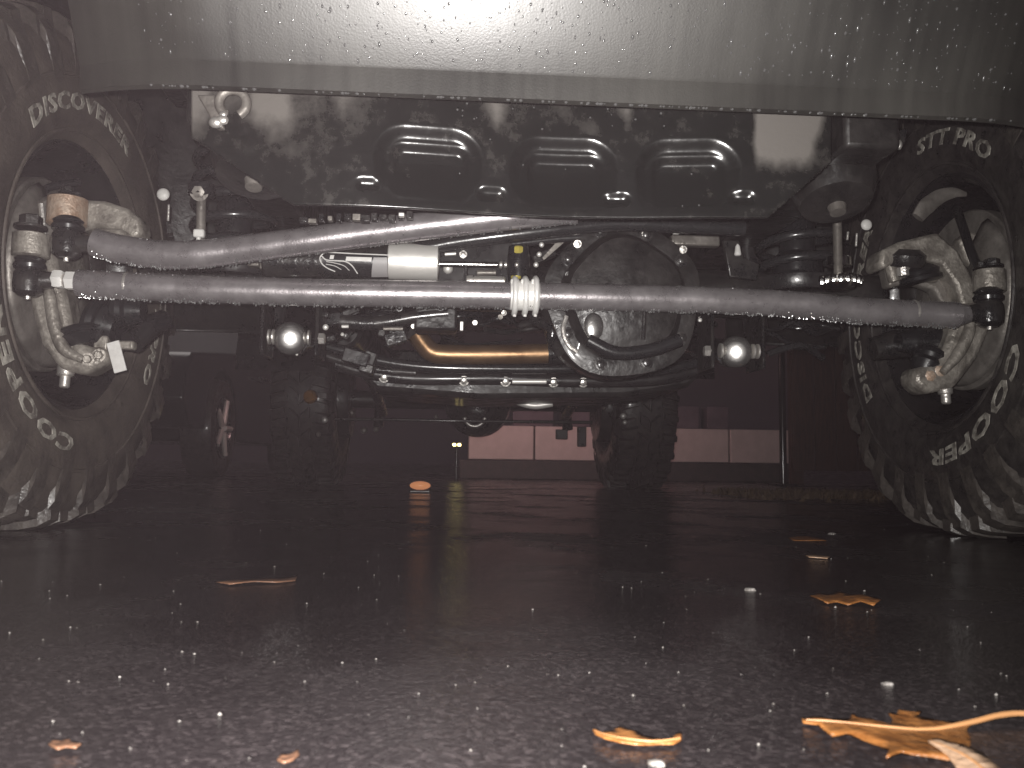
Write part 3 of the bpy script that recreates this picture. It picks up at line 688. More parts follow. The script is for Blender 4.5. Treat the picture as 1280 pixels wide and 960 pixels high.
def rod_end(px, py, Y, r, stem, parent):
    c = at(px, py, Y)
    e = MB(); e.lathe([(.0, -r*1.1), (r*.6, -r*1.08), (r*.95, -r*.8), (r*1.02, -r*.2), (r*.98, r*.5), (r*.8, r*.8)], c, (0, 0, 1), 26)
    e.tube([c, Vector(stem)], [r*.75, r*.55], 14)
    o = e.build('rod_end', 'black_cast', parent)
    MB().lathe([(r*.80, r*.7), (r*1.02, r*.85), (r*1.06, r*1.1), (r*.9, r*1.35), (r*1.0, r*1.5), (r*.7, r*1.75)], c, (0, 0, 1), 26).build('dust_boot', 'boot_rubber', parent)
    MB().lathe([(0.001, -r*1.35), (.004, -r*1.3), (.004, -r*1.05)], c, (0, 0, 1), 8).build('grease_nipple', 'zinc', parent)
rod_end(36, 351, YT-.005, .0215, at(66, 350, YT), tie)
rod_end(1236, 390, YT-.005, .022, at(1200, 393, YT), tie)
MB().tube([at(1194, 394, YT), at(1214, 392, YT)], [rt*.95, rt*.62], 20).build('neck', 'rod_grey', tie)
for px, py in ((158, 357), (1140, 391)): MB().lathe([(rt*1.004, 0), (rt*1.012, .001), (rt*1.012, .003), (rt*1.004, .004)], at(px, py, YT), (1, 0, -.01), 28).build('weld_bead', 'zinc', tie)
def under_drops(mb, pts, r, n, lo=.0009, hi=.0021, tops=0):
    P = spline(pts, 12)
    for i in range(n):
        k = rnd.randrange(len(P)-1); p = P[k].lerp(P[k+1], rnd.random())
        a = rnd.gauss(0, .28); nrm = V(0, math.sin(a)-.15, -math.cos(a)); q = rnd.uniform(lo, hi)
        mb.ball(p+nrm.normalized()*(r+q*.3), q, 8, (1, 1, rnd.uniform(1, 1.5)))
    for i in range(tops):
        k = rnd.randrange(len(P)-1); p = P[k].lerp(P[k+1], rnd.random()); a = rnd.uniform(-1.0, .2); nrm = V(0, math.sin(a), math.cos(a)); q = rnd.uniform(lo*.6, hi*.7)
        mb.ball(p+nrm*r, q, 8, (1, 1, .7))
dr = MB(); under_drops(dr, tr_pts, rt, 560, tops=300); dr.build('water_droplets', 'water', tie, kind='stuff')
# the stabilizer clamp: bright sleeve with three U bolts
c0, c1 = at(637, 369, YT), at(674, 370, YT)
cl = MB().lathe([(rt*1.02, 0), (rt*1.12, .001), (rt*1.12, (c1-c0).length-.001), (rt*1.02, (c1-c0).length)], c0, c1-c0, 36).build('stabilizer_clamp', 'zinc_bright', J)
for px in (643, 656, 669):
    m_ = at(px, 370, YT); ring = [m_ + V(0, -math.cos(R(a))*(rt*1.12+.004), math.sin(R(a))*(rt*1.12+.004)) for a in range(-100, 101, 20)]
    MB().tube(ring, .0045, 10).build('u_bolt', 'zinc_bright', cl)
    MB().lathe([(.0068, 0), (.0068, .010), (.0052, .0115)], at(px, 358, YT-.012), (0, -.2, 1), 6).build('nut', 'zinc_bright', cl)
    MB().tube([at(px+1, 386, YT-.004), at(px, 396, YT-.004)], .0026, 8).build('stud', 'zinc_bright', cl)

# ------------------------------------------------------------------ drag link
YD = -.235
dl_pts = [at(118, 303, YD), at(150, 311, YD), at(200, 318, YD), at(245, 318, YD), at(300, 312, YD), at(370, 303, YD-.005), at(460, 291, YD-.01), at(560, 279, YD-.02), at(640, 270, YD-.03), at(720, 262, YD-.035)]
rd = 17.5*scl(YD)
drag = MB().tube(spline(dl_pts, 6), rd, 28).build('drag_link', 'rod_grey', J)
rod_end(84, 303, YD, .0215, at(120, 305, YD), drag)
dr = MB(); under_drops(dr, dl_pts, rd, 200, tops=110); dr.build('water_droplets', 'water', drag, kind='stuff')
# pitman arm end hidden behind the valance
MB().tube([at(716, 262, YD-.035), at(760, 235, -.30)], [.018, .024], 12).build('pitman_arm', 'black_cast', J)

# ------------------------------------------------------------------ track bar
tb_pts = [at(395, 330, -.15), at(470, 322, -.15), at(560, 304, -.16), at(650, 292, -.17), at(740, 282, -.17), at(790, 280, -.17), at(880, 284, -.17), at(930, 286, -.17)]
MB().tube(spline(tb_pts, 5), 9.5*scl(-.16), 22).build('track_bar', 'rod_black', J)
MB().tube(spline([at(640, 305, -.12), at(720, 297, -.12), at(820, 297, -.12)], 4), 5*scl(-.12), 14).build('brake_line', 'rod_black', J)

# ------------------------------------------------------------------ steering stabilizer
YS = -.150
st = MB().cyl(at(330, 326, YS), at(486, 327, YS), 21*scl(YS), 32, .06).build('steering_stabilizer', 'black_cast', J)
sv = MB().lathe([(.024, 0), (.029, .002), (.0295, .004), (.0295, (at(549, 328, YS)-at(485, 327, YS)).length-.004), (.029, (at(549, 328, YS)-at(485, 327, YS)).length-.002), (.012, (at(549, 328, YS)-at(485, 327, YS)).length)], at(485, 326, YS), (1, 0, -.004), 36).build('sleeve', 'silver', st)
MB().cyl(at(549, 330, YS), at(622, 331, YS), 3.6*scl(YS), 16).build('piston_rod', 'chrome', st)
for px, r in ((624, 5), (630, 4), (636, 5)): MB().lathe([(r*.8*scl(YS), 0), (r*scl(YS), .001), (r*scl(YS), .004), (r*.8*scl(YS), .005)], at(px, 331, YS), (1, 0, 0), 16).build('washer', 'zinc', st)
MB().lathe([(.010, -.03), (.016, -.028), (.018, -.01), (.018, .012), (.016, .03), (.010, .032)], at(648, 331, YS), (0, 0, 1), 20).build('end_bushing', 'boot_rubber', st)
MB().lathe([(.007, 0), (.008, .002), (.008, .010), (.006, .012)], at(648, 317, YS-.012), (0, -.1, 1), 6).build('nut', 'zinc_yellow', st)
MB().lathe([(.007, 0), (.0085, .001), (.0085, .005)], at(645, 349, YS-.012), (0, -.1, 1), 12).build('washer', 'zinc_yellow', st)
MB().ball(at(646, 331, YS-.019), .004, 10).build('grease_nipple', 'zinc', st)
# printed label and emblem wrapped on the body
rs = 21*scl(YS)+.0006
ca = at(330, 326, YS); cb = at(486, 327, YS)
def onstab(px, py):
    t = (px-330)/156; c = ca.lerp(cb, t); dz = at(px, py, YS-rs).z - c.z; dz = max(-rs*.98, min(rs*.98, dz))
    return V(at(px, py, YS-rs).x, c.y-math.sqrt(rs*rs-dz*dz)-.0002, c.z+dz)
def print_quad(name, q, m, parent):
    vs = []; fs = []; n = 8
    for i in range(n+1):
        for k in range(n+1):
            u = i/n; v = k/n
            x = (q[0][0]*(1-u)+q[1][0]*u)*(1-v)+(q[3][0]*(1-u)+q[2][0]*u)*v; y = (q[0][1]*(1-u)+q[1][1]*u)*(1-v)+(q[3][1]*(1-u)+q[2][1]*u)*v
            vs.append(onstab(x, y))
    for i in range(n):
        for k in range(n): fs.append((i*(n+1)+k, i*(n+1)+k+1, (i+1)*(n+1)+k+1, (i+1)*(n+1)+k))
    return MB().add(vs, fs).build(name, m, parent)
lab = print_quad('label_print', [(404, 316), (484, 320), (484, 344), (404, 344)], 'rod_black', st); lab.location.y = -.0004
q = print_quad('label_panel', [(467, 322), (484, 322), (484, 343), (463, 343)], 'sticker_grey', st); q.location.y = -.0010
q = print_quad('label_panel', [(433, 321), (465, 322), (464, 327), (432, 326)], 'sticker_white', st); q.location.y = -.0010
q = print_quad('label_panel', [(413, 319), (418, 319), (417, 324), (412, 324)], 'sticker_white', st); q.location.y = -.0010
em = MB()
for path, r_ in (([(486, 319), (440, 317), (410, 315.5), (403, 318), (400, 323), (402, 329), (408, 334), (418, 338)], .0010), ([(402, 320), (408, 325), (420, 326), (432, 327), (440, 332), (446, 340)], .0011), ([(408, 327), (420, 329), (430, 332), (436, 337)], .0006), ([(407, 330), (418, 332), (426, 336)], .0006)):
    em.tube([onstab(x, y)+V(0, -.0008, 0) for x, y in path] if False else spline([onstab(x, y)+V(0, -.0008, 0) for x, y in path], 4), r_, 6)
em.build('emblem', 'sticker_white', st)
# second body behind: bracket, threaded adjuster and bolts
MB().lathe([(.008, 0), (.0085, .001), (.0085, .010), (.0065, .0105), (.0065, .012), (.0085, .0125), (.0085, .06), (.006, .062)], at(583, 351, -.17), (1, 0, 0), 18).build('threaded_adjuster', 'zinc', J)
MB().box(at(582, 346, -.15), (.006, .02, .03)).build('bracket', 'black_paint', J, bevel=.001)
MB().ball(at(560, 336, -.12), 6.5*scl(-.12), 16).build('bolt', 'silver', J); MB().bolt(at(579, 318, -.10), (0, -1, 0), .0045).build('bolt', 'zinc', J)
MB().cyl(at(556, 318, -.10), at(570, 317, -.10), .003, 10).build('bolt', 'silver', J)
MB().cyl(at(596, 341, -.10), at(620, 341, -.10), .005, 12).build('sleeve', 'rotor_steel', J)
MB().box(at(600, 330, -.06), (.16, .03, .10)).build('axle_bracket', 'black_paint', J, bevel=.004)
for px, py in ((677, 306), (674, 318), (670, 331)): MB().ball(at(px, py, -.13), .0045, 12).build('bolt', 'silver', J)
MB().prism([at(700, 298, -.10), at(712, 297, -.10), at(680, 325, -.10), at(678, 322, -.10)], (0, .006, 0)).build('gusset', 'rotor_steel', J)

# ------------------------------------------------------------------ axle housing, differential, cover
MB().cyl(V(-.66, .0, ZC), V(.66, .0, ZC), .042, 28).build('axle_tube', 'black_dirty', J)
dc = at(780, 372, -.13)
MB().lathe([(.115, 0), (.130, .03), (.125, .12), (.08, .2), (.04, .26)], V(dc.x, -.11, dc.z), (0, 1, 0), 40).build('differential_housing', 'black_cast', J)
cov = MB()
NS = 48; vs = []; fs = []
def cov_r(a):   # cover outline, wider at the base
    return .136*(1 + .05*math.cos(2*a) + .035*math.cos(5*a+.6))
rings = [(1.0, 0.0), (1.0, -.010), (.94, -.012), (.80, -.012), (.75, -.020), (.70, -.036), (.50, -.044), (.15, -.047)]
for f, h in rings:
    for k in range(NS):
        a = 2*math.pi*k/NS; r_ = cov_r(a)*f; vs.append(V(dc.x+math.sin(a)*r_, -.115+h, dc.z+math.cos(a)*r_*.93))
for i in range(len(rings)-1):
    for k in range(NS): fs.append((i*NS+k, i*NS+(k+1) % NS, (i+1)*NS+(k+1) % NS, (i+1)*NS+k))
fs.append(tuple(range((len(rings)-1)*NS, len(rings)*NS)))
cover = cov.add(vs, fs).build('differential_cover', 'black_dirty', J, smooth=50)
for k in range(10):
    a = 2*math.pi*(k+.5)/10; r_ = cov_r(a)*.875
    MB().bolt(V(dc.x+math.sin(a)*r_, -.1275, dc.z+math.cos(a)*r_*.93), (0, -1, 0), .0078, .010).build('bolt', 'black_cast', cover)
MB().bolt(V(dc.x-.03, -.161, dc.z+.0), (0, -1, 0), .012, .008).build('fill_plug', 'black_paint', cover)
bl = at(742, 408, -.16)
MB().ball(bl, .018, 20, (.9, .35, 1.25)).build('glint_boss', 'polished_joint', cover)  # polished lump added to give the bright reflection on the cover
MB().tube(spline([at(708, 395, -.15), at(704, 412, -.15), at(710, 430, -.15), at(722, 440, -.15)], 5), .004, 8).build('breather_pipe', 'zinc', cover)
MB().tube(spline([at(735, 425, -.17), at(770, 441, -.17), at(812, 438, -.17), at(850, 425, -.17)], 5), .011, 12).build('hose', 'boot_rubber', J)
MB().tube([at(806, 385, -.17), at(804, 424, -.17)], .0035, 8).build('wire', 'black_cast', J)
# axle brackets and ribbed truss on the right side
MB().prism([at(904, 300, -.10), at(924, 300, -.10), at(930, 322, -.10), at(950, 330, -.10), at(946, 350, -.10), at(912, 346, -.10)], (0, .01, 0)).build('spring_bracket', 'black_cast', J, bevel=.002)
MB().lathe([(.001, 0), (.004, -.004), (.006, -.018), (.004, -.020)], at(922, 305, -.13), (0, 0, 1), 10).build('cable_clip', 'sticker_white', J)
MB().box(at(868, 302, -.08), (.085, .02, .018)).build('bracket', 'rotor_steel', J, bevel=.003)
for px, py in ((845, 286), (860, 285)): MB().box(at(px, py+2, -.13), (.010, .008, .014)).build('clip', 'silver', J, bevel=.001)
for px, py in ((807, 292), (854, 312), (722, 305), (711, 344)): MB().bolt(at(px, py, -.13), (0, -1, -.2), .0045).build('bolt', 'zinc' if py < 315 else 'black_cast', J)
MB().tube(spline([at(668, 400, -.05), at(690, 410, -.08), at(690, 425, -.08), at(700, 440, -.1)], 4), .010, 10).build('hose', 'black_cast', J)
MB().tube(spline([at(560, 392, -.02), at(520, 396, -.02), at(470, 404, -.02), at(425, 402, -.02)], 4), .012, 12).build('hose', 'black_cast', J)
MB().box(at(545, 398, .0), (.075, .06, .05)).build('steering_box_mount', 'black_dirty', J, bevel=.005)
MB().box(at(577, 408, -.04), (.006, .01, .016)).build('clip', 'silver', J, bevel=.001)
MB().cyl(at(479, 411, -.04), at(504, 411, -.04), .0035, 10).build('bolt', 'rotor_steel', J)

# wiring, small hoses and brackets crowded round the axle
cr_ = random.Random(5)
for k in range(30):
    x = cr_.uniform(400, 700) if k % 3 else cr_.uniform(840, 980); y = cr_.uniform(385, 440); Y = cr_.uniform(.02, .30); L_ = cr_.uniform(30, 110)
    if x+L_ > 505 and x < 705 and y > 404: y = cr_.uniform(384, 402) if k % 2 else y; Y = .36
    pts = [at(x + L_*t, y + cr_.uniform(-9, 9), Y + cr_.uniform(-.03, .03)) for t in (0, .33, .66, 1)]
    MB().tube(spline(pts, 5), cr_.uniform(.003, .009), 9).build('hose', cr_.choice(['boot_rubber', 'rod_black', 'black_cast']), J)
for k in range(34):
    x = cr_.uniform(395, 930); y = cr_.uniform(383, 468) if cr_.random() < .7 else cr_.uniform(285, 345); Y = cr_.uniform(-.04, .22)
    if 500 < x < 712 and 402 < y < 462: x -= 95 if x < 600 else -190
    MB().box(at(x, y, Y), (cr_.uniform(.008, .05), .02, cr_.uniform(.006, .03)), Matrix.Rotation(cr_.uniform(-.5, .5), 3, 'Y').to_euler()).build('bracket', cr_.choice(['black_cast', 'black_paint', 'black_dirty']), J, bevel=.002)
for k in range(26):
    x = cr_.uniform(400, 930); y = cr_.uniform(383, 460) if not 500 < x < 712 else cr_.uniform(383, 408); MB().bolt(at(x, y, cr_.uniform(-.05, .1)), (cr_.uniform(-.3, .3), -1, -.25), cr_.uniform(.0025, .005)).build('bolt', cr_.choice(['zinc', 'black_cast', 'rotor_steel', 'black_cast']), J)
# ------------------------------------------------------------------ springs, bump stops, shocks, sway-bar links
def coil(cx, cy, z0, z1, r, wire, turns, name='coil_spring', m='rod_black'):
    n = int(turns*22); return MB().tube([V(cx+r*math.cos(2*math.pi*turns*i/n), cy+r*math.sin(2*math.pi*turns*i/n), z0+(z1-z0)*i/n) for i in range(n+1)], wire, 10).build(name, m, J)
sl = at(293, 290, .0); sr = at(996, 320, .0)
coil(sl.x, .0, .46, .74, .068, .0085, 7); coil(sr.x, .0, .46, .74, .068, .0085, 7)
for c in (sl, sr):
    MB().lathe([(.035, .46), (.045, .47), (.045, .50), (.032, .51), (.032, .56), (.02, .58)], (c.x, 0, 0), (0, 0, 1), 24).build('bump_stop', 'boot_rubber', J)
    MB().lathe([(.085, .43), (.09, .44), (.09, .455), (.05, .457)], (c.x, 0, 0), (0, 0, 1), 32).build('spring_seat', 'black_paint', J)
    MB().lathe([(.05, .735), (.088, .74), (.09, .77), (.05, .80)], (c.x, 0, 0), (0, 0, 1), 32).build('spring_tower', 'black_dirty', J)
for s, px in ((-1, 250), (1, 1048)):
    a = at(px, 352 if s > 0 else 330, -.10); b = at(px-2*s, 262 if s > 0 else 238, -.16)
    lk = MB().tube([a, b], .0075, 12).build('sway_bar_link', 'rotor_steel', J)
    MB().lathe([(.012, -.012), (.020, -.009), (.021, .0), (.020, .009), (.012, .012)], b, (0, 0, 1), 20).build('bushing', 'boot_rubber', lk)
    MB().bolt(b+V(0, -.012, -.006), (0, -1, -.3), .010, .008).build('bolt', 'rotor_steel', lk)
p = at(1048, 326, -.10)
lk = MB().lathe([(.018, -.012), (.022, -.010), (.022, .004), (.020, .006), (.010, .008)], p, (0, 0, 1), 24).build('link_collar', 'chrome', J)
p = at(1049, 352, -.10)
MB().lathe([(.012, -.016), (.026, -.014), (.034, -.006), (.035, .004), (.028, .010), (.012, .012)], p, (0, 0, 1), 12).build('castellated_nut', 'chrome', J)
for k in range(9):
    a = R(-80+20*k)
    MB().ball(p+V(math.sin(a)*.034, -math.cos(a)*.034, 0), .0058, 8, (1, 1, 1.6)).build('notch', 'chrome', J)
# white capped bolts
MB().ball(at(204, 243, -.05), 8*scl(-.05), 16, (1, .6, 1)).build('bolt_cap', 'sticker_white', J)
MB().ball(at(1083, 281, -.05), 7.5*scl(-.05), 16, (1, .6, 1)).build('bolt_cap', 'sticker_white', J)
cp = at(249, 292, -.18); MB().box(cp, (.017, .012, .013)).build('cable_tie_head', 'sticker_white', J, bevel=.003); MB().tube([cp, cp+V(-.002, 0, -.02)], [.004, .002], 8).build('cable_tie_tail', 'sticker_white', J)
for x, y0, y1 in ((211, 256, 276), (1071, 292, 308), (1060, 290, 300)): MB().tube([at(x, y0, -.05), at(x-1, y1, -.05)], .0022, 8).build('wire', 'zinc', J)
# body mount cups seen beside the valance
for px, py, Y in ((318, 226, -.40), (1046, 258, -.36)):
    c = at(px, py, Y)
    MB().lathe([(.030, 0), (.050, .006), (.060, .03), (.062, .07)], c, (0, .35, 1), 28).build('body_mount', 'black_dirty', J)
    MB().lathe([(.002, -.012), (.011, -.011), (.013, 0), (.020, .002), (.02, .006)], c, (0, .35, 1), 16).build('mount_bolt', 'rotor_steel', J)
# tow eye with its shackle on the left, mount bolt on the right
tc = at(291, 129, -.53)
MB().tube([tc+V(.016*math.cos(R(a)), 0, .016*math.sin(R(a))) for a in range(-60, 250, 15)], .0055, 10).build('tow_eye', 'rotor_steel', J)
for px, py, r in ((270, 153, .007), (278, 150, .006), (279, 143, .004)): MB().ball(at(px, py, -.545), r, 12, (1.2, .8, 1)).build('bolt', 'zinc', J)
MB().prism([at(246, 118, -.51), at(268, 118, -.51), at(280, 160, -.51), at(270, 160, -.51)], (0, .01, 0)).build('horn_plate', 'rotor_steel', J, bevel=.002)
for px, py in ((1116, 184), (1124, 181)): MB().ball(at(px, py, -.40), .0055, 12, (.8, .8, 1.3)).build('bolt', 'zinc', J)
MB().prism([at(1104, 165, -.38), at(1136, 160, -.38), at(1132, 178, -.38), at(1110, 196, -.38)], (0, .01, 0)).build('horn_plate', 'black_cast', J, bevel=.002)
# gear bits peeping between valance and drag link
for k, px in enumerate(range(380, 520, 11)):
    MB().box(at(px, 275-(px-380)*.05+rnd.uniform(-4, 4), -.34), (rnd.uniform(.006, .014), .012, rnd.uniform(.005, .012))).build('bracket', rnd.choice(['black_cast', 'rotor_steel', 'black_paint', 'black_cast']), J, bevel=.001)
MB().box(at(502, 269, -.36), (.008, .01, .005)).build('clip', 'silver', J, bevel=.001)
for px, py, w_, h_ in ((318, 330, 14, 8), (340, 332, 28, 12), (362, 332, 6, 14)): MB().box(at(px, py, -.10), (w_*scl(-.1), .02, h_*scl(-.1))).build('bracket', rnd.choice(['rotor_steel', 'black_cast']), J, bevel=.002)
# ------------------------------------------------------------------ lower control arms with polished joints
for s, px, py, ex, ey in ((-1, 363, 423, .40, 1.05), (1, 920, 440, .42, 1.05)):
    a = at(px, py, -.06)
    arm = MB().tube([a+V(0, .03, 0), V(s*.40, ex, .40), V(s*.44, ey, .50)], .024, 18).build('control_arm', 'rod_black', J)
    dirc = (V(CAM.x, CAM.y, CAM.z+.01)-a).normalized()
    MB().lathe([(.027, -.022), (.0275, .004), (.026, .010), (.0215, .0145), (.016, .0165), (.008, .0178), (0, .0182)], a+dirc*.016, dirc, 32).build('glint_cap', 'polished_joint', arm)  # near-flat cap added, aimed at the camera to return the flash
    MB().lathe([(.018, -.020), (.025, -.018), (.025, .018), (.018, .020)], a+V(0, .006, 0), (1, 0, 0), 28).build('joint_race', 'black_cast', arm)
    for k, m_ in ((-.032, 'zinc'), (-.025, 'zinc'), (.025, 'zinc'), (.033, 'zinc')):
        MB().lathe([(.010, -.002), (.013, -.0015), (.013, .0015), (.010, .002)], a+V(k, -.014, 0), (1, 0, 0), 20).build('washer', m_, arm)
    MB().lathe([(.008, 0), (.010, .002), (.010, .012), (.007, .014)], a+V(.045 if s < 0 else -.058, -.004, 0), (1, 0, 0), 6).build('bolt_end', 'zinc', arm)
    for k in (-.045, .045): MB().box(a+V(k, .03, .02), (.006, .09, .10)).build('arm_bracket', 'black_cast', arm, bevel=.004)
MB().ball(at(407, 409, -.06), .0055, 10).build('bolt', 'silver', J); MB().cyl(at(427, 408, -.05), at(436, 408, -.05), .003, 8).build('bolt', 'silver', J); MB().ball(at(428, 418, -.05), .0035, 8).build('bolt', 'silver', J)
MB().ball(at(371, 443, -.05), .0025, 8).build('bolt', 'silver', J); MB().ball(at(875, 400, -.08), .004, 8).build('bolt', 'silver', J)
# shocks
for s, px, py in ((-1, 340, 405), (1, 945, 420)):
    a = at(px, py, .10); MB().tube([a, a+V(s*-.02, .05, .38)], [.024, .026], 18).build('shock_absorber', 'black_paint', J)

# ------------------------------------------------------------------ exhaust, crossmembers, skid, drive train
YE = .28
cu = MB().tube(spline([at(522, 418, YE), at(528, 428, YE), at(540, 440, YE), at(560, 443, YE), at(620, 443, YE), at(690, 442, YE)], 6), 12.5*scl(YE), 22).build('exhaust_crossover', 'copper_pipe', J)
MB().tube([at(684, 442, YE), at(702, 441, YE)], 15*scl(YE), 20).build('joint_sleeve', 'black_cast', cu)
MB().tube([at(521, 418, YE), at(514, 402, YE+.05)], 12*scl(YE), 16).build('upper_bend', 'black_cast', cu)
YX = .50
def bar(rows, Y, r, m, name):
    return MB().tube(spline([at(x, y, Y) for x, y in rows], 6), r, 14).build(name, m, J)
bar([(405, 432), (440, 441), (480, 452), (540, 459), (640, 461), (740, 461), (800, 466), (860, 456), (900, 445)], .42, .012, 'rod_black', 'skid_bar')
bar([(420, 455), (460, 466), (520, 473), (620, 473), (720, 476), (820, 474), (890, 458)], .46, .015, 'black_paint', 'skid_bar')
bar([(400, 442), (430, 452), (470, 462), (520, 466)], .45, .010, 'black_cast', 'hose')
vs = []
MB().prism([at(x, y, .55) for x, y in ((430, 452), (520, 462), (700, 464), (830, 464), (890, 456), (860, 484), (780, 496), (600, 498), (470, 488))], (0, .35, .0)).build('belly_skid', 'black_dirty', J, bevel=.012)
for px, py in ((480, 472), (580, 476), (632, 477), (692, 478), (729, 478), (785, 467)): MB().bolt(at(px, py, .45), (0, -1, -.3), .008, .008).build('bolt', 'zinc', J)
MB().cyl(at(640, 477, .44), at(683, 477, .44), .006, 14).build('drain_tube', 'silver', J)
MB().tube(spline([at(634, 494, .8), at(648, 502, .8), at(668, 507, .8), at(690, 504, .8)], 5), .010, 12).build('exhaust_bend', 'silver', J)
MB().tube(spline([at(697, 498, .8), at(715, 503, .8), at(732, 498, .8)], 5), .006, 10).build('exhaust_bend', 'rotor_steel', J)
MB().prism([at(735, 478, .46), at(752, 474, .46), at(748, 481, .46), at(740, 482, .46)], (0, .01, 0)).build('bracket', 'rotor_steel', J)
MB().cyl(V(-.10, .30, .52), V(-.16, 2.75, .50), .036, 24).build('drive_shaft', 'black_paint', J)
MB().cyl(V(-.46, 1.1, .52), V(-.46, 2.4, .56), .07, 28).build('muffler', 'black_dirty', J)
MB().tube(spline([V(.38, .9, .50), V(.40, 1.6, .48), V(.36, 2.3, .52), V(.40, 3.2, .62)], 5), .028, 16).build('exhaust_pipe', 'black_cast', J)

# rear axle
MB().cyl(V(-.64, 2.95, ZC), V(.64, 2.95, ZC), .045, 24).build('rear_axle_tube', 'black_dirty', J)
rc = at(598, 515, 2.8)
rd_ = MB().lathe([(.05, 0), (.10, .02), (.155, .07), (.165, .14), (.14, .2), (.09, .30), (.0, .33)], V(rc.x, 2.75, ZC-.02), (0, 1, 0), 36).build('rear_differential', 'black_cast', J)
ring = [V(rc.x-.02+.05*math.cos(R(a)), 2.72, at(590, 520, 2.72).z+.05*math.sin(R(a))) for a in range(190, 351, 16)]
MB().tube(ring, .010, 10).build('pinion_yoke', 'zinc', J)
for s in (-1, 1):
    coil(s*.45, 2.95, .50, .82, .06, .008, 6)
    MB().tube([V(s*.50, 3.12, .30), V(s*.46, 3.2, .80)], .028, 16).build('shock_absorber', 'black_paint', J)
    MB().tube([V(s*.46, 2.9, .36), V(s*.46, 1.9, .52)], .024, 14).build('control_arm', 'black_paint', J)
    MB().lathe([(.06, 0), (.19, .0), (.20, .02), (.20, .10)], V(s*.62, 2.95, ZC), (s, 0, 0), 36).build('brake_drum', 'black_dirty', J)
    MB().lathe([(.226, .03), (.21, .05), (.20, .2), (.0, .24)], V(s*.66, 2.95, ZC), (s, 0, 0), 40, False).build('wheel', 'black_paint', J)
MB().box(at(702, 543, 2.9), (.06, .03, .05)).build('axle_bracket', 'black_paint', J, bevel=.004); MB().box(at(727, 546, 2.9), (.045, .03, .10)).build('axle_bracket', 'black_paint', J, bevel=.004)
MB().tube([at(360, 524, 2.6), at(470, 524, 2.6), at(560, 526, 2.6), at(740, 528, 2.6)], .008, 10).build('sway_bar', 'black_cast', J)
for px, py in ((406, 525), (398, 543), (440, 516), (455, 538), (470, 537), (781, 528), (779, 520), (755, 510), (545, 521)): MB().ball(at(px, py, 2.45), rnd.uniform(.008, .016), 10).build('bolt', 'silver' if px in (406, 781, 779) else 'rotor_steel', J)
al = MB().lathe([(.0, -.012), (.022, -.010), (.030, .0), (.030, .02), (.024, .03)], at(387, 496, 2.3), (.25, 1, .1), 20).build('amber_reflector', 'amber_lens', J)

# ================================================================== LEAVES
def traced_leaf(label, outline, material, seed, amp=.003, rib=None, ribr=.0011):
    import bmesh
    r_ = random.Random(seed); pts = [gnd(x, y) for x, y in outline]; o0 = pts[0].copy(); o0.z = 0
    t_ = thing('oak_leaf', label, 'leaf', o0)
    def zf(p): return .0012 + amp*(math.sin(p.x*95+seed)*.5+math.sin(p.y*70+seed*2)*.5+.6)
    bm = bmesh.new(); bm.faces.new([bm.verts.new(p-o0) for p in pts]); bmesh.ops.triangulate(bm, faces=bm.faces)
    bmesh.ops.subdivide_edges(bm, edges=bm.edges, cuts=2, use_grid_fill=True); bmesh.ops.recalc_face_normals(bm, faces=bm.faces)
    for v in bm.verts: v.co.z = zf(v.co+o0)
    me = bpy.data.meshes.new('blade'); bm.to_mesh(me); bm.free()
    me.polygons.foreach_set('use_smooth', [True]*len(me.polygons)); me.materials.append(M[material])
    b = bpy.data.objects.new('blade', me); col.objects.link(b); b.parent = t_
    sm = b.modifiers.new('solid', 'SOLIDIFY'); sm.thickness = .0007
    if rib:
        rp = []
        for x, y, h in rib:
            p = gnd(x, y); p.z = zf(p)+.0006+h; rp.append(p-o0)
        MB().tube(spline(rp, 5), [ribr, ribr*1.1, ribr, ribr*.6, ribr*.4], 8).build('midrib', 'leaf_rib', t_)
    return t_
# the large leaf at lower right: its tip points left, its stem runs out to the right
traced_leaf('large lobed orange oak leaf with a long stem, at lower right',
    [(1218, 908), (1198, 908), (1182, 910), (1166, 911), (1156, 908), (1163, 903), (1146, 900), (1152, 895), (1134, 899), (1124, 892), (1121, 898), (1110, 896), (1116, 903), (1114, 910), (1096, 911), (1086, 908), (1089, 904), (1074, 904), (1066, 899), (1062, 906), (1044, 906), (1018, 902), (1002, 904), (1004, 908), (1022, 911), (1042, 913), (1046, 919), (1040, 926), (1058, 923), (1070, 918), (1092, 919), (1114, 922), (1118, 932), (1112, 947), (1108, 958), (1126, 950), (1140, 953), (1152, 934), (1160, 924), (1180, 921), (1190, 926), (1198, 944), (1206, 960), (1212, 944), (1214, 930), (1208, 917)], 'leaf_brown', 2, .0012,
    [(1330, 912, .002), (1285, 908, .004), (1250, 909, .003), (1214, 912, .001), (1160, 916, 0), (1100, 914, 0), (1040, 909, 0), (1008, 906, 0)], .0012)
traced_leaf('pale pinkish leaf lying tip first under the large oak leaf', [(1160, 937), (1172, 934), (1186, 940), (1206, 946), (1228, 956), (1262, 985), (1230, 995), (1200, 975), (1184, 956), (1172, 946)], 'leaf_pale', 5, .002, [(1250, 990, 0), (1215, 964, 0), (1185, 948, 0), (1164, 938, 0)], .0006)
traced_leaf('curled orange leaf lying alone at bottom centre', [(740, 916), (752, 921), (764, 919), (774, 912), (784, 915), (796, 918), (806, 924), (822, 928), (838, 930), (846, 922), (852, 921), (852, 931), (842, 936), (822, 936), (800, 937), (776, 935), (756, 930), (744, 924)], 'leaf_brown', 8, .0012, [(850, 930, 0), (820, 933, 0), (790, 931, 0), (760, 926, 0), (743, 920, 0)], .0006)
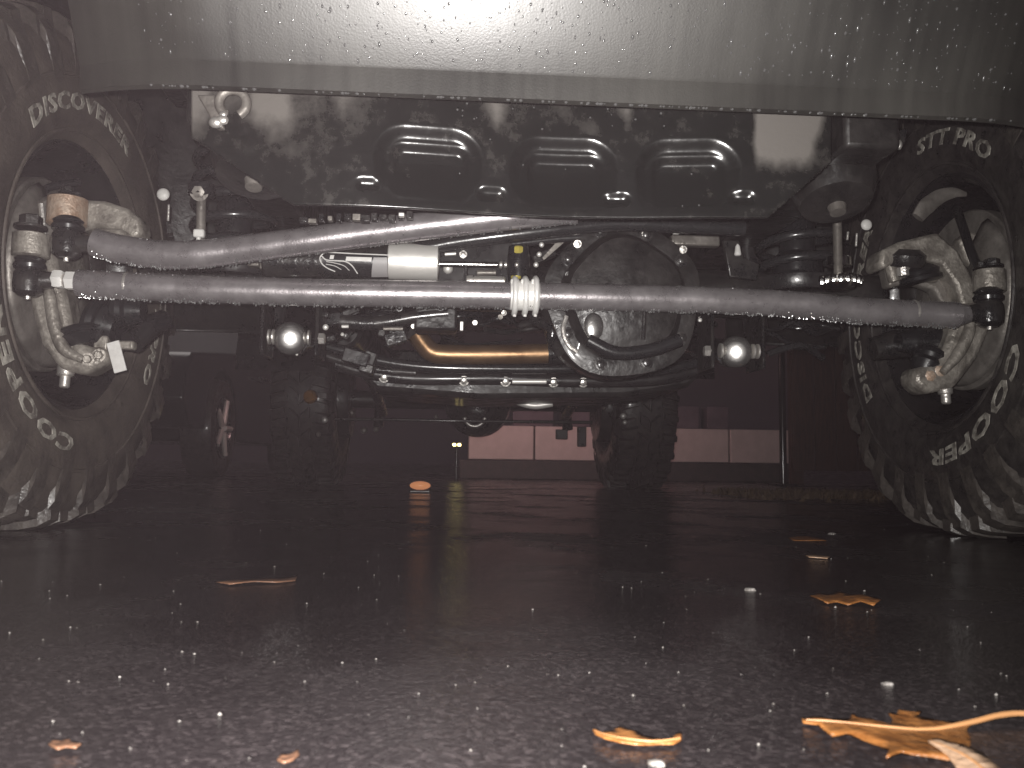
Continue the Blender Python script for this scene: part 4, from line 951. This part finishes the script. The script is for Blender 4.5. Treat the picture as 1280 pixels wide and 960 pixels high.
traced_leaf('flat brown leaf in the middle distance ahead of the right tyre', [(1012, 746), (1022, 743), (1038, 746), (1050, 743), (1064, 748), (1080, 747), (1090, 752), (1102, 756), (1092, 761), (1076, 757), (1060, 759), (1046, 756), (1034, 758), (1020, 752)], 'leaf_brown', 3, .002)
traced_leaf('dim dark leaf lying ahead of the left front tyre', [(268, 730), (290, 727), (312, 728), (332, 725), (350, 725), (372, 721), (369, 728), (345, 731), (318, 731), (288, 734)], 'leaf_dull', 6, .001)
traced_leaf('small dull red leaf at the lower left corner', [(60, 938), (66, 932), (76, 934), (84, 931), (92, 936), (102, 937), (94, 942), (82, 941), (72, 944)], 'leaf_dull', 9, .0012)
traced_leaf('scrap of brown leaf at the bottom edge left of centre', [(346, 956), (352, 949), (362, 950), (372, 944), (374, 951), (364, 957), (354, 959)], 'leaf_dull', 4, .0012)
traced_leaf('thin reddish leaf sliver nearest the right tyre', [(985, 673), (1000, 671), (1014, 672), (1030, 674), (1033, 677), (1010, 677), (992, 676)], 'leaf_brown', 7, .001)
traced_leaf('thin pale leaf sliver just ahead of the reddish one', [(1006, 696), (1018, 694), (1030, 695), (1038, 697), (1034, 700), (1012, 699)], 'leaf_pale', 12, .001)
# a few pale pebbles
for (px, py, sz), lb in zip(((1110, 856, 9), (820, 956, 14), (938, 738, 9), (1040, 668, 6)), ('white pebble on the asphalt above the large oak leaf', 'white pebble at the bottom edge below the curled orange leaf', 'small pale pebble in the middle distance right of centre', 'small pale pebble close to the right front tyre')):
    p = gnd(px, py); s_ = sz*(p-CAM).length/FPX*.6
    pv_ = []; pf_ = []; sg = 9; pr_ = random.Random(px)
    for i_ in range(4):
        for k in range(sg):
            a = 2*math.pi*k/sg; rr = s_*(1.0, 1.1, .8, .3)[i_]*pr_.uniform(.75, 1.15); pv_.append((rr*1.25*math.cos(a), rr*math.sin(a), s_*(.0, .25, .5, .6)[i_]))
    pf_ = [(i_*sg+k, i_*sg+(k+1) % sg, (i_+1)*sg+(k+1) % sg, (i_+1)*sg+k) for i_ in range(3) for k in range(sg)] + [tuple(range(3*sg, 4*sg))]
    tag(MB().add(pv_, pf_).build('pebble', 'grit', None, smooth=30), lb, 'pebble').location = p

# ================================================================== damp air that catches the flash
hz = bpy.data.materials.new('haze'); hz.use_nodes = True; hn = hz.node_tree; hn.nodes.remove(hn.nodes['Principled BSDF'])
pv = hn.nodes.new('ShaderNodeVolumePrincipled'); pv.inputs['Color'].default_value = (1.0, .80, .86, 1); pv.inputs['Density'].default_value = .0019; pv.inputs['Anisotropy'].default_value = 0
hn.links.new(pv.outputs[0], hn.nodes['Material Output'].inputs['Volume'])
M['haze'] = hz
h = MB().box((0, 22, 1.1), (78, 66, 4.4)).build('haze', 'haze', smooth=0); h['kind'] = 'stuff'; h['label'] = 'thin damp night air lit by the flash'; h['category'] = 'haze'
